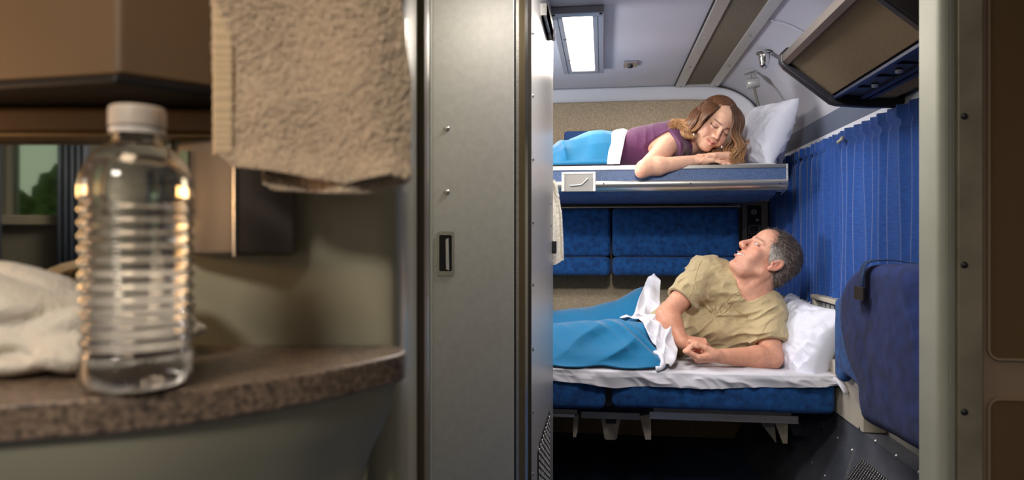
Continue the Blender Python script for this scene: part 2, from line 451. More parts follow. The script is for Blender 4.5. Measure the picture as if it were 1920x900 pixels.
# ---- ceiling light
def ceiling_light(x0, x1, y0, y1, label, seen=True):
    t = empty('ceiling_light', ((x0+x1)/2, (y0+y1)/2, ZC), label, 'ceiling light')
    bm = BM(); w = 0.042; z0 = ZC-0.026
    for a in ((x0,x1,y0,y0+w),(x0,x1,y1-w,y1),(x0,x0+w,y0+w,y1-w),(x1-w,x1,y0+w,y1-w)): box(bm, a[0], a[1], a[2], a[3], z0, ZC-0.0005)
    f = obj('frame', bm, M_bluegrey, t, bevel=0.003)
    obj('diffuser', box(BM(), x0+w+0.0005, x1-w-0.0005, y0+w+0.0005, y1-w-0.0005, z0+0.006, ZC-0.002), M_diff, t)
    if seen:
        bm = BM()
        for x in (x0+w*0.55, x1-w*0.55): box(bm, x-0.001, x+0.001, y0+w, y1-0.01, z0-0.0008, z0+0.001)
        obj('seam', bm, M_black, f)
        for (x, y) in ((x0+0.012,y0+0.012),(x1-0.012,y0+0.012)):
            obj('screw', lathe(BM(), [(0,-0.004),(0.006,-0.003),(0.008,0.001)], (x, y, z0), n=12), M_darkmetal, f, smooth=True)
        for y in (y0+0.3, y0+0.62):
            obj('latch', box(BM(), x0+w-0.012, x0+w+0.004, y, y+0.012, z0-0.003, z0+0.001), M_chrome, f)
    L = bpy.data.lights.new('lamp', 'AREA'); L.shape = 'RECTANGLE'; L.size = (x1-x0)-2*w; L.size_y = (y1-y0)-2*w
    return t, L, ((x0+x1)/2, (y0+y1)/2, z0-0.004)
M_bluegrey = mat('painted_light_frame', (158,160,170), 0.4, 0.3)
def put_light(L, loc, parent, power, col, rot=(0,0,0), spread=None):
    o = bpy.data.objects.new('lamp', L); L.energy = power; L.color = lin(col)
    if spread: L.spread = math.radians(spread)
    o.location = loc; o.rotation_euler = rot; C.objects.link(o)
    if parent is not None:
        o.parent = parent; o.matrix_parent_inverse = Matrix.Translation(-Vector(WL[parent.name]))
    return o
# ---- smoke sensor
t = empty('ceiling_sensor', (0.128, 3.24, ZC), 'small square metal sensor plate on the ceiling right of the light', 'sensor')
obj('plate', box(BM(), 0.098, 0.160, 3.20, 3.29, ZC-0.012, ZC-0.0005), M_alu, t, bevel=0.003)
obj('button', lathe(BM(), [(0,-0.012),(0.010,-0.011),(0.013,0)], (0.129, 3.245, ZC-0.0125), n=16), M_darkmetal, t, smooth=True)
# ---- right-hand partition (jamb and tweed wall panels), facing the camera
YP = 1.30
def UX(u, Y=YP): return float(W(u, 450, Y)[0])
def VZ(u, v, Y=YP): return float(W(u, v, Y)[2])
struct(obj('wall_right_partition', box(BM(), UX(1836), 1.3, YP, YP+0.10, 0, 1.9), M_brownframe))
bm = BM(); box(bm, UX(1752.5), UX(1836)+0.002, YP-0.002, YP+0.06, 0, 1.898)
struct(obj('trim_5', bm, M_jamb))
bm = BM()
lathe(bm, [(0.0125,0),(0.0125,1.89)], (UX(1752)+0.013, YP-0.002, 0.003), n=24)
box(bm, UX(1771), UX(1777), YP-0.012, YP-0.001, 0, 1.895)
struct(obj('trim_6', bm, M_jamb, smooth='auto'))
jm = obj('jamb_plate', box(BM(), UX(1788), UX(1834), YP-0.016, YP-0.0025, 0.003, 1.896), M_jamb2, bevel=0.002); struct(jm)
for v in (218, 497, 773):
    p = W(1809, v, YP-0.017)
    obj('screw', lathe(BM(), [(0,0.0035),(0.0045,0.002),(0.006,-0.001)], p, axis=(0,-1,0), n=14), M_darkmetal, jm, smooth=True)
for i, (v0, v1) in enumerate(((-230, 664), (740, 1250))):
    x0 = UX(1853); x1 = 1.1; za = 1.07+(450-v1)/FPX*1.235; zb = min(1.885, 1.07+(450-v0)/FPX*1.235)
    za = max(za, 0.1)
    pl = [(x, z) for x, z in rrect(x0, x1, za, zb, 0.016)]
    struct(obj('trim_%d' % (7+i), prism_xz(BM(), pl, YP-0.0045, YP-0.0005), M_tweed_d))
    fr = [(x, z) for x, z in rrect(x0-0.004, x1+0.004, za-0.004, zb+0.004, 0.02)]
    bm = BM(); n = len(pl)
    a = [bm.verts.new((p[0], YP-0.001, p[1])) for p in fr]; b = [bm.verts.new((p[0], YP-0.007, p[1])) for p in fr]
    c = [bm.verts.new((p[0], YP-0.007, p[1])) for p in pl]; d = [bm.verts.new((p[0], YP-0.001, p[1])) for p in pl]
    for j in range(n):
        k = (j+1) % n
        for q in ((a, b), (b, c), (c, d)): bm.faces.new((q[0][j], q[0][k], q[1][k], q[1][j]))
    struct(obj('trim_%d' % (9+i), bm, M_brownframe, smooth='auto'))
# ---- rear and left walls of the space the camera stands in; the vanity mirror shows a window in the rear wall
YR = -1.5
def MR(u, v):                          # where the mirror (plane t = 0.6) sends a line of sight, on the rear wall
    a = (u-960)/FPX; b = (450-v)/FPX
    M = np.array([0,0,CZ])+0.6*(DV+a*RV+np.array([0,0,b])); d = a*RV-DV+np.array([0,0,b])
    return M+d*((YR-M[1])/d[1])
xa, xb = sorted((MR(14, 400)[0], MR(122, 400)[0])); zs = MR(60, 404)[2]; zt = zs+0.42
bm = BM()
box(bm, -2.7, xa, YR-0.08, YR, 0, 1.9); box(bm, xb, 1.3, YR-0.08, YR, 0, 1.9); box(bm, xa, xb, YR-0.08, YR, 0, zs); box(bm, xa, xb, YR-0.08, YR, zt, 1.9)
struct(obj('wall_rear', bm, M_wallpale))
w = obj('window_1', box(BM(), xa, xb, YR-0.05, YR-0.045, zs, zt), M_pane); struct(w)
obj('window_sill', box(BM(), xa-0.06, xb+0.06, YR, YR+0.03, zs-0.035, zs), M_cream, w, bevel=0.004)
struct(obj('wall_left', box(BM(), -2.8, -2.7, -1.8, YB+0.1, 0, 1.9), M_wallpale))
struct(obj('wall_right_near', box(BM(), 1.3, 1.4, -1.8, 1.31, 0, 1.9), M_wallpale))
for s, x in ((0, xa-0.05), (1, xb+0.05)):
    V = []
    for i in range(24):
        xx = x-0.05+0.1*i/23
        for z in (zs-0.25, zt+0.04): V.append([xx, YR+0.045+0.012*math.sin(i*1.3), z])
    tag(meshobj('window_drape', np.array(V), gridfaces(24, 2), M_strip, solid=0.003), 'grey drape hanging at the %s of the window the mirror reflects' % ('left' if s else 'right'), 'curtain')
ci = 0
for (x, y, z, r) in ((-3.3,-5.6,0.75,0.8), (-1.9,-7.2,0.8,0.8), (-5.6,-7.4,0.95,0.9)):
    bm = BM(); bmesh.ops.create_icosphere(bm, subdivisions=5, radius=1)
    co = np.array([v.co[:] for v in bm.verts]); n = fbm(co[:,0]*3+ci*9, co[:,1]*3, co[:,2]*3, 5)*0.22+fbm(co[:,0]*14, co[:,1]*14, co[:,2]*14, 9)*0.10
    for v, k in zip(bm.verts, n): v.co = Vector((x, y, z))+v.co*(r*(1+float(k)))
    t = obj('tree', bm, M_leaf); tag(t, 'leafy green tree outside, reflected in the vanity mirror', 'tree', 'trees reflected in the mirror')
    obj('trunk', tube(BM(), [(x, y, -0.6), (x+0.03, y, z)], [0.12, 0.08], 8), M_brownframe, t); ci += 1
struct(obj('ground', box(BM(), -9, 4, -12, -1.81, -0.65, -0.6), M_leaf))
# ================================================================ TOILET MODULE: doors and post between vanity and berths
# steel door facing the camera
T0 = 1.70
def CB(bm, u0, u1, t0, t1, z0, z1, bt0=None):   # camera-aligned box whose front face spans u0..u1 at t0
    a, b = csp(u0, t0), csp(u1, t0)
    p = [CS(a, t0, z0), CS(b, t0, z0), CS(b, t1, z0), CS(a, t1, z0), CS(a, t0, z1), CS(b, t0, z1), CS(b, t1, z1), CS(a, t1, z1)]
    return hexa(bm, p)
d = obj('door_1', CB(BM(), 811, 964, T0, T0+0.03, 0.01, 1.89), M_metal, bevel=0.002); struct(d)
for v in (241, 360):
    obj('rivet', lathe(BM(), [(0,0.006),(0.004,0.0055),(0.0075,0.002),(0.008,-0.001)], WT(838, v, T0), axis=-DV, n=16), M_alu, d, smooth=True)
# recessed pull
h = empty('door_handle', WT(836, 475, T0), None, None)
def z_at(v, t=T0): return CZ+(450-v)/FPX*t
x0, x1 = csp(820, T0), csp(852, T0); za, zb = z_at(516), z_at(434)
pl = rrect(x0, x1, za, zb, 0.006); pi_ = rrect(x0+0.005, x1-0.006, za+0.010, zb-0.009, 0.003)
bm = BM(); n = len(pl)
rings = [[bm.verts.new(CS(p[0], T0+dt, p[1]).tolist()) for p in q] for q, dt in ((pl, 0.001), (pl, -0.004), (pi_, -0.004), (pi_, 0.0))]
for A, B in zip(rings[:-1], rings[1:]):
    for j in range(n): bm.faces.new((A[j], A[(j+1) % n], B[(j+1) % n], B[j]))
C.objects.unlink(h); bpy.data.objects.remove(h)
h = obj('door_handle', bm, M_alu, d, smooth='auto')
bm = BM(); xi0, xi1 = x0+0.005, x1-0.006
hexa(bm, [CS(xi0,T0-0.0022,za+0.01), CS(xi1,T0-0.0022,za+0.01), CS(xi1,T0-0.0004,za+0.01), CS(xi0,T0-0.0004,za+0.01), CS(xi0,T0-0.0022,zb-0.009), CS(xi1,T0-0.0022,zb-0.009), CS(xi1,T0-0.0004,zb-0.009), CS(xi0,T0-0.0004,zb-0.009)])
obj('recess', bm, M_black, h)
xm = x0+0.022
hexa(bm := BM(), [CS(xm,T0-0.0035,za+0.015), CS(xm+0.008,T0-0.0035,za+0.012), CS(xm+0.008,T0-0.0023,za+0.012), CS(xm,T0-0.0023,za+0.015), CS(xm-0.001,T0-0.0035,zb-0.020), CS(xm+0.006,T0-0.0035,zb-0.016), CS(xm+0.006,T0-0.0023,zb-0.016), CS(xm-0.001,T0-0.0023,zb-0.020)])
obj('latch_tongue', bm, M_metal, h)
# corner post: hinge line, channel, chrome edge, knurled seal
def strip(name, u0, u1, t0, m, dt=0.02): 
    o = obj(name, CB(BM(), u0, u1, t0, t0+dt, 0.004, 1.894), m); struct(o); return o
strip('trim_11', 806, 811.5, T0+0.012, M_black); strip('trim_12', 963.5, 968, T0+0.006, M_darkmetal)
hg = BM()
for k in range(60):
    z = 0.03+k*0.031
    lathe(hg, [(0.0022,0),(0.0022,0.027)], CS(csp(966, T0), T0+0.003, z), n=8)
struct(obj('trim_13', hg, M_darkmetal))
strip('trim_14', 967.5, 973, T0+0.002, M_alu); strip('trim_15', 972.5, 985, T0+0.010, mat('olive_channel', (138,124,96), 0.35, 0.4)); strip('trim_16', 984.5, 990, T0, M_chrome)
strip('trim_17', 989.5, 996.5, T0+0.006, mat('seal', (92,84,72), 0.7, tex='wave', col2=(50,44,38), scale=60, stretch=(0.1,0.1,1)))
for v in (33, 160, 286, 411, 538, 665, 789):
    pass
# side panel running back along the room
XS = -0.18
y0 = float(WX(996.5, 450, XS)[1]); y1 = float(WX(1037, 450, XS)[1])
sp = obj('wall_left_panel', box(BM(), XS-0.03, XS, y0, y1, 0.004, 1.895), M_metal, bevel=0.0015); struct(sp)
for (u, vs) in ((998.6, (62, 180, 299, 417, 534, 655, 772, 889)), (1033, (382, 423))):
    for v in vs:
        p = WX(u, v, XS)
        obj('rivet', lathe(BM(), [(0,0.004),(0.004,0.003),(0.006,-0.001)], p, axis=(1,0,0), n=12), M_alu, sp, smooth=True)
p0 = WX(1007.5, 830, XS); yv0 = p0[1]; yv1 = float(WX(1029.5, 800, XS)[1]); zt_ = float(WX(1018, 805, XS)[2])
vent = obj('vent_grille', prism_yz(BM(), rrect(yv0, yv1, 0.05, zt_, 0.02), XS+0.0003, XS+0.003), M_darkmetal, sp)
bm = BM()
for iy in range(9):
    for iz in range(22):
        y = yv0+0.03+(yv1-yv0-0.06)*iy/8; z = 0.07+(zt_-0.09)*iz/21
        lathe(bm, [(0.008,0),(0.008,0.0012),(0.0055,0.0018),(0.0055,0.0004)], (XS+0.003, y, z), axis=(1,0,0), n=8)
obj('perforation', bm, M_metal, vent)
bk = obj('latch', box(BM(), XS+0.0002, XS+0.014, y1-0.055, y1-0.01, *sorted((float(WX(1034, 452, XS)[2]), float(WX(1034, 476, XS)[2])))), M_black, sp, bevel=0.003)
# coat hook plate at the top of the panel
pa = WX(1015.5, 12, XS); pb = WX(1027, 70, XS)
t = tag(obj('folding_coat_hook', prism_yz(BM(), rrect(pa[1]-0.01, pb[1]+0.02, pb[2]+0.01, pa[2]-0.01, 0.02), XS+0.0005, XS+0.016), M_alu, bevel=0.004), 'small rounded steel fold-down coat hook high on the side panel', 'hook')
obj('hinge_pin', tube(BM(), [(XS+0.018, pb[1]+0.022, pb[2]+0.03), (XS+0.018, pb[1]+0.022, pa[2]-0.03)], 0.005, 8), M_metal, t, smooth=True)
# module body behind the doors so nothing shows through
bm = BM(); prism_xy(bm, [CP(csp(812, T0+0.034), T0+0.034), CP(csp(962, T0+0.034), T0+0.034), (XS-0.032, y0+0.02), (XS-0.032, y1), (-1.3, y1), (-1.3, 1.3), CP(-0.40, 0.66), CP(csp(775, 0.75), 0.75)], 0.004, 1.89)
struct(obj('wall_left_module', bm, M_module))
# ================================================================ VANITY (near left)
# moulded wall: a plan path swept up
path = [(-1.1,0.602),(-0.5,0.602),(-0.14,0.602),(csp(722,0.603),0.603),(csp(742,0.61),0.61),(csp(758,0.63),0.63),(csp(769,0.67),0.67),(csp(776,0.73),0.73),(csp(781,0.82),0.82)]
pp = spline([(a, b, 0) for a, b in path[2:]], 30); pth = path[:2]+[(p[0], p[1]) for p in pp]
bm = BM(); fr_ = pth; bk_ = [(p[0]-0.012, p[1]+0.02) for p in pth][::-1]
prism_xy(bm, [CP(*p) for p in fr_+bk_], 0.004, 1.893)
struct(obj('wall_front_module', bm, M_module, smooth='auto'))
strip('trim_18', 781, 796, 0.84, mat('brown_channel', (112,98,76), 0.45), 0.03)
strip('trim_19', 795.5, 799, 0.88, M_alu, 0.03)
strip('trim_20', 798.5, 807, 1.10, M_jamb_s := mat('reflective_jamb', (176,180,166), 0.16, 0.5), 0.03)
ZK = 0.978
def off_poly(P, d):                    # inset an open front edge
    out = []
    for i, p in enumerate(P):
        a = np.array(P[max(i-1, 0)]); b = np.array(P[min(i+1, len(P)-1)]); t = b-a; t = t/(np.linalg.norm(t)+1e-9)
        out.append((p[0]-t[1]*d, p[1]+t[0]*d))
    return out
front = [(-0.95,0.352),(-0.50,0.352),(-0.36,0.364),(-0.288,0.384),(-0.213,0.413),(-0.147,0.468),(-0.108,0.520),(-0.092,0.548),(-0.088,0.568),(-0.094,0.586),(-0.108,0.598)]
fs = spline([(a, b, 0) for a, b in front], 60); F1 = [(p[0], p[1]) for p in fs]
bm = BM(); back = [(-0.11, 0.6005), (-0.95, 0.6005)]
prism_xy(bm, [CP(*p) for p in F1+back], ZK-0.023, ZK)
ctr = obj('vanity_counter', bm, M_granite, bevel=0.004)
tag(ctr, 'speckled brown granite-look vanity counter with a rounded corner', 'counter')
bm = BM(); lv = []
for (z, d) in ((ZK-0.0235, 0.008), (ZK-0.035, 0.010), (ZK-0.06, 0.018), (ZK-0.085, 0.030), (ZK-0.11, 0.036), (ZK-0.3, 0.042), (0.004, 0.045)):
    q = off_poly(F1, d); lv.append([bm.verts.new(CS(min(p[0], 5), min(p[1], 0.6), z).tolist()) for p in q])
for A, B in zip(lv[:-1], lv[1:]):
    for j in range(len(A)-1): bm.faces.new((A[j], A[j+1], B[j+1], B[j]))
ap = obj('vanity_cabinet', bm, M_module, smooth=True); tag(ap, 'khaki moulded plastic vanity base curving down under the counter', 'cabinet')
# upper cabinet with two faces meeting at an edge
zb = lambda v, t: CZ+(450-v)/FPX*t
c0, c1, c2 = (csp(-260, 0.55), 0.55), (csp(222, 0.50), 0.50), (csp(402, 0.545), 0.545)
zc = zb(140, 0.50)
poly = [c0, c1, c2, (csp(470, 0.6), 0.6), (-0.95, 0.6), (-0.95, 0.55)]
t = obj('medicine_cabinet', prism_xy(BM(), [CP(*p) for p in poly], zc, 1.89), M_cab, bevel=0.004)
tag(t, 'tan wall cabinet with two angled faces above the vanity', 'cabinet')
poly2 = [(p[0]+0.0, p[1]-0.004) for p in (c0, c1, c2)]+[(csp(470, 0.6), 0.5985), (-0.94, 0.5985)]
obj('bottom_trim', prism_xy(BM(), [CP(*p) for p in poly2], zc-0.007, zc-0.0003), M_black, t, bevel=0.002)
# recess below the cabinet, over the mirror
poly3 = [(-0.95,0.575),(csp(200,0.575),0.575),(csp(440,0.585),0.585),(csp(450,0.6),0.6),(-0.95,0.6)]
t2 = obj('mirror_valance', prism_xy(BM(), [CP(*p) for p in poly3], zb(252, 0.58), zc-0.008), mat('dark_valance', (96,76,50), 0.5), bevel=0.006)
tag(t2, 'dark brown recessed panel between cabinet and mirror', 'panel')
obj('light_rail', prism_xy(BM(), [CP(p[0], p[1]-0.004 if i < 3 else p[1]) for i, p in enumerate(poly3)], zb(258, 0.58), zb(253, 0.58)), mat('rail', (120,96,62), 0.35, 0.3), t2)
mz0, mz1 = ZK+0.03, zb(262, 0.6)
t = obj('vanity_mirror', hexa(BM(), [CS(csp(0,0.6)-0.3,0.5985,mz0), CS(csp(322,0.6),0.5985,mz0), CS(csp(322,0.6),0.601,mz0), CS(csp(0,0.6)-0.3,0.601,mz0), CS(csp(0,0.6)-0.3,0.5985,mz1), CS(csp(322,0.6),0.5985,mz1), CS(csp(322,0.6),0.601,mz1), CS(csp(0,0.6)-0.3,0.601,mz1)]), M_mirror)
tag(t, 'vanity mirror reflecting a window with trees outside', 'mirror')
# dispenser
dz0, dz1 = zb(480, 0.55), zb(258, 0.55)
q = [(csp(332,0.598),0.598),(csp(336,0.575),0.575),(csp(440,0.545),0.545),(csp(554,0.575),0.575),(csp(556,0.598),0.598)]
t = obj('wall_dispenser', prism_xy(BM(), [CP(*p) for p in q], dz0, dz1), M_disp, bevel=0.004)
tag(t, 'dark smoky two-faced dispenser box mounted on the vanity wall', 'dispenser')
obj('side_window', hexa(BM(), [CS(csp(337,0.5735),0.5735,dz0+0.03), CS(csp(352,0.568),0.568,dz0+0.03), CS(csp(352,0.569),0.569,dz0+0.03), CS(csp(337,0.5745),0.5745,dz0+0.03), CS(csp(337,0.5735),0.5735,dz1-0.008), CS(csp(352,0.568),0.568,dz1-0.008), CS(csp(352,0.569),0.569,dz1-0.008), CS(csp(337,0.5745),0.5745,dz1-0.008)]), mat('greenish_window', (104,128,108), 0.2), t)
obj('edge_bead', tube(BM(), [CS(csp(440,0.544),0.544,dz0), CS(csp(440,0.544),0.544,dz1)], 0.0012, 8), M_alu, t)
# ---- water bottle
bc = CS(csp(258, 0.428), 0.428, ZK+0.0003)
R0 = 0.0325
def ribs(h):
    r = R0
    if 0.022 < h < 0.118: r -= 0.0011*(1-math.cos((h-0.022)*2*PI/0.0080))
    return r
pr = [(0,0.004),(0.012,0.003),(0.020,0.0003),(0.026,0.0003),(0.0305,0.003),(0.0322,0.009),(0.0325,0.016)]
for h in np.arange(0.018, 0.1225, 0.001): pr.append((ribs(h), h))
pr += [(0.0325,0.124),(0.0318,0.130),(0.0296,0.1365),(0.0262,0.1425),(0.0218,0.1475),(0.0172,0.1510),(0.0142,0.1530),(0.0130,0.1545),(0.0130,0.1555)]
neck = [(0.0154,0.1556),(0.0154,0.1572),(0.0128,0.1573),(0.0128,0.165)]
inner = [(max(r-0.0006, 0), h+(0.0006 if h < 0.01 else 0)) for r, h in pr]
bt = obj('water_bottle', lathe(BM(), [(0.0, 0.003)]+pr[1:]+neck+[(0.0116,0.165)]+inner[::-1][:-1]+[(0,0.0046)], bc, n=96), M_pet, smooth=True)
tag(bt, 'clear ribbed plastic water bottle with white cap on the counter', 'bottle')
wt = [(r-0.0001, h) for r, h in inner if h < 0.146]
obj('water', lathe(BM(), [(0,0.005)]+[x for x in wt[1:]]+[(0, wt[-1][1])], bc, n=96), M_water, bt, smooth=True)
cp_ = [(0,0.1745),(0.0148,0.1745),(0.0158,0.1735),(0.0162,0.172),(0.0162,0.1622),(0.0158,0.1618),(0.0130,0.1618)]
bm = BM(); lathe(bm, cp_, bc, n=96)
for i, v in enumerate(bm.verts):
    p = np.array(v.co[:])-bc; r = math.hypot(p[0], p[1])
    if r > 0.0155 and p[2] < 0.1735:
        k = 1-0.018*(i % 2); v.co = Vector((bc[0]+p[0]*k, bc[1]+p[1]*k, v.co.z))
capo = obj('cap', bm, M_cap, bt, smooth='auto')
obj('cap_ring', lathe(BM(), [(0.0132,0.1577),(0.0158,0.1577),(0.0158,0.1608),(0.0132,0.1608),(0.0132,0.1577)], bc, n=48), M_ring, bt, smooth='auto')
# ---- hanging tan towel, folded over a bar: two layers
def towel(name, m, P, thick, seed, parent=None, terry=0.0011):
    n, k = P.shape[:2]
    dx = np.gradient(P, axis=0); dy = np.gradient(P, axis=1); N_ = np.cross(dx, dy); N_ /= np.linalg.norm(N_, axis=2, keepdims=True)+1e-9
    x, y, z = P[..., 0]*1000, P[..., 1]*1000, P[..., 2]*1000
    d = terry*(vnoise(x/2.4, y/2.4, z/2.4, seed)+0.7*vnoise(x/1.3, y/1.3, z/1.3, seed+3))
    Fp = P+N_*(d[..., None]+thick/2); Bp = P-N_*(d[..., None]+thick/2)
    V = np.concatenate([Fp.reshape(-1, 3), Bp.reshape(-1, 3)])
    f = gridfaces(n, k); fb = gridfaces(n, k, n*k)[:, ::-1]
    F = [f, fb]
    i = np.arange(n-1); j = np.arange(k-1); o = n*k
    F.append(np.stack([i*k, o+i*k, o+(i+1)*k, (i+1)*k], 1)); F.append(np.stack([i*k+k-1, (i+1)*k+k-1, o+(i+1)*k+k-1, o+i*k+k-1], 1))
    F.append(np.stack([j, j+1, o+j+1, o+j], 1)); e = (n-1)*k; F.append(np.stack([e+j, o+e+j, o+e+j+1, e+j+1], 1))
    return meshobj(name, V, np.vstack(F), m, parent, smooth=True)
def towel_grid(uL, uR, vb, t, ztop, dz, seed, nx=230, nz=330):
    s, q = np.meshgrid(np.linspace(0, 1, nx), np.linspace(0, 1, nz), indexing='ij')
    bot = CZ+(450-np.interp(s, *vb))/FPX*t; z = bot+(ztop-bot)*q; v = 450-(z-CZ)/t*FPX
    ul = np.interp(v, *uL); ur = np.interp(v, *uR); u = ul+(ur-ul)*s
    tt = t+dz+0.006*np.sin(s*5+1)+0.004*np.sin(s*11+q*4+seed)-0.010*np.exp(-(q/0.05)**2)*(0.4+0.6*np.sin(s*9)**2)
    tt = tt-0.004*ridge(s*2.2+q*1.2, q*3.0-s, 0.5, seed+60)
    a = ((u-960)/FPX)[..., None]; b = ((450-v)/FPX)[..., None]
    return np.array([0, 0, CZ])+tt[..., None]*(DV+a*RV+b*np.array([0, 0, 1.0]))
P = towel_grid(([-200,0,250,285,330],[396,398,403,406,424]), ([-200,0,150,335],[748,752,770,768]), ([0,0.06,0.25,0.40,0.55,0.66,0.75,0.9,1.0],[288,312,320,330,340,346,336,328,340]), 0.5, 1.335, 0, 1)
x_ = P[..., 0]*1; 
tw = towel('hand_towel', M_terry, P, 0.0035, 3)
tag(tw, 'tan terry hand towel hanging folded above the vanity counter', 'towel')
P2 = towel_grid(([-200,300],[480,492]), ([-200,340],[748,764]), ([0,0.08,0.4,0.7,1.0],[345,357,362,364,345]), 0.5, 1.30, 0.012, 5, 130, 220)
towel('back_fold', M_terry, P2, 0.0035, 9, tw)
# stitched border band along the left edge
Pb = []
for j, v in enumerate(np.linspace(-60, 290, 120)):
    for s in np.linspace(0, 1, 6):
        u = 399+s*38+0.5*math.sin(v*0.3); w = 0.0003*math.sin(v*0.42+3*math.sin(v*0.05))
        Pb.append(WT(u, v, 0.5+0.006*math.sin((s*0.1)*5+1)-0.0045-w))
meshobj('hem_band', np.array(Pb), gridfaces(120, 6), mat('hem', (206,184,152), 0.9), tw, solid=0.001)
t = empty('towel_bar', CS(-0.14, 0.5, 1.335), 'metal towel bar above the vanity carrying the tan towel', 'towel bar')
obj('bar', tube(BM(), [CS(-0.26,0.507,1.338), CS(-0.05,0.507,1.338)], 0.004, 12), M_alu, t, smooth=True)
for x in (-0.24, -0.06): obj('bracket', tube(BM(), [CS(x,0.507,1.338), CS(x,0.545,1.338), CS(x,0.6,1.338)], 0.005, 10), M_alu, t, smooth=True)
# ---- crumpled white towels on the counter
F_ = Field(CS(-0.50,0.42,0)+np.array([-0.03,-0.03,ZK-0.002]), CS(-0.235,0.60,0)+np.array([0.03,0.05,1.075]), 0.0022)
def lay(x, t, z, rx, rt, rz, rot=0):
    Rm = np.array(Matrix.Rotation(rot, 3, 'Y'))
    B = np.stack([RV, DV, np.array([0,0,1])], 1) @ Rm
    F_.add(ell(CS(x, t, z), (rx, rt, rz), B), 0.004)
lay(-0.385,0.50,1.020,0.095,0.055,0.034,0.12); lay(-0.375,0.505,1.000,0.115,0.06,0.020); lay(-0.375,0.50,0.988,0.13,0.065,0.014)
lay(-0.32,0.475,1.005,0.040,0.02,0.016,-0.5); lay(-0.335,0.47,0.990,0.05,0.02,0.012,-0.25); lay(-0.278,0.54,1.022,0.030,0.03,0.010,0.2); lay(-0.278,0.54,0.996,0.036,0.03,0.010); lay(-0.42,0.455,1.0,0.06,0.02,0.025,0.2)
lay(-0.30,0.53,1.01,0.05,0.035,0.03)
F_.each(lambda x, y, z, a: 0.005*ridge(x*22+z*30, y*22, z*48-x*12, 4)+0.0008*vnoise(x*420, y*420, z*420, 2))
F_.cutplane((0,0,ZK+0.0006), (0,0,-1))
V, F = F_.mesh()
t = meshobj('hand_towel', V, F, M_towel); tag(t, 'rumpled white terry towel piled on the counter behind the bottle', 'towel')
# ================================================================ BERTHS AND SEATING
def WP(u, v, p, n):                    # where the line of sight meets a plane
    d = WT(u, v, 1.0)-np.array([0,0,CZ]); o = np.array([0,0,CZ]); n = np.asarray(n, float)
    return o+d*(((np.asarray(p, float)-o)@n)/(d@n))
# ---- upper berth
YU = 2.90; XL = -1.25; XRU = 0.744; ZU = 1.380
ub = empty('upper_berth', (-0.25, YU, 1.24), 'upper berth with slate blue side panel and aluminium rails, woman lying on it', 'bunk bed')
obj('top_rail', prism_yz(BM(), [(YU,1.363),(YU-0.004,1.366),(YU-0.004,1.379),(YU+0.002,1.381),(YU+0.03,1.381),(YU+0.03,1.363)], XL, XRU), M_alu, ub, smooth='auto')
obj('side_panel', box(BM(), XL, XRU-0.003, YU+0.001, YU+0.02, 1.316, 1.3635), M_bluepanel, ub)
br = [(YU+0.004,1.319),(YU-0.006,1.317),(YU-0.010,1.310),(YU-0.008,1.295),(YU+0.006,1.280),(YU+0.030,1.272),(YU+0.06,1.270),(YU+0.06,1.319)]
rail = obj('bumper_rail', prism_yz(BM(), br, XL, XRU), M_alu, ub, smooth='auto')
for u in (1132, 1295, 1462):
    obj('rivet', lathe(BM(), [(0,0.002),(0.003,0.0015),(0.004,-0.001)], W(u, 344, YU-0.0095), axis=(0,-1,0), n=10), M_darkmetal, rail, smooth=True)
un = [(YU+0.012,1.279),(YU+0.05,1.262),(YU+0.10,1.247),(YU+0.22,1.243),(YB-0.02,1.262),(YB-0.02,1.36),(YU+0.012,1.36)]
obj('underside', prism_yz(BM(), un, XL, XRU-0.035), M_seat, ub, smooth='auto')
ed = [(YU-0.004,1.381),(YU+0.84,1.381),(YU+0.84,1.30),(YU+0.10,1.262),(YU+0.01,1.276),(YU-0.008,1.296),(YU-0.008,1.312)]
obj('end_plate', prism_yz(BM(), ed, XRU-0.003, XRU+0.004), M_alu, ub, bevel=0.0015)
# recessed latch in the side
lx0, lx1 = W(1053,340,YU-0.012)[0], W(1117,340,YU-0.012)[0]; lz0, lz1 = W(1080,359,YU-0.012)[2], W(1080,322.5,YU-0.012)[2]
bm = BM(); w_ = 0.011
for a in ((lx0,lx1,lz1-w_*0.8,lz1),(lx0,lx0+w_*1.2,lz0,lz1-w_*0.8),(lx1-w_*1.0,lx1,lz0,lz1-w_*0.8)): box(bm, a[0], a[1], YU-0.014, YU+0.001, a[2], a[3])
lp = obj('latch_plate', bm, M_plate := mat('brushed_latch', (176,172,168), 0.42, 0.85), ub, bevel=0.0015)
obj('recess', box(BM(), lx0+w_, lx1-w_*0.8, YU-0.0115, YU-0.0095, lz0+0.001, lz1-w_*0.7), mat('recess_steel', (140,138,136), 0.5, 0.6), lp)
hp = [W(u, v, YU-0.020) for u, v in ((1068,348),(1078,347.5),(1090,346),(1096,341),(1101,336),(1103,334))]
obj('handle', tube(BM(), spline(hp, 16), [0.003]+[0.0045]*8+[0.0055]*6+[0.0045], 10, flat=0.7), M_metal, lp, smooth=True)
mt = obj('mattress', box(BM(), XL, XRU-0.03, YU+0.033, YB-0.06, 1.362, 1.388), M_white, ub, bevel=0.01)
# hinge fittings at the end of the berth
bm = BM()
for u in (1440, 1447, 1454): 
    p = W(u, 306, 3.05); box(bm, p[0]-0.004, p[0]+0.004, 3.045, 3.055, 1.381, 1.398)
p = W(1447, 302, 3.05); box(bm, p[0]-0.022, p[0]+0.022, 3.043, 3.057, 1.394, 1.400)
obj('end_fitting', bm, M_alu, ub)
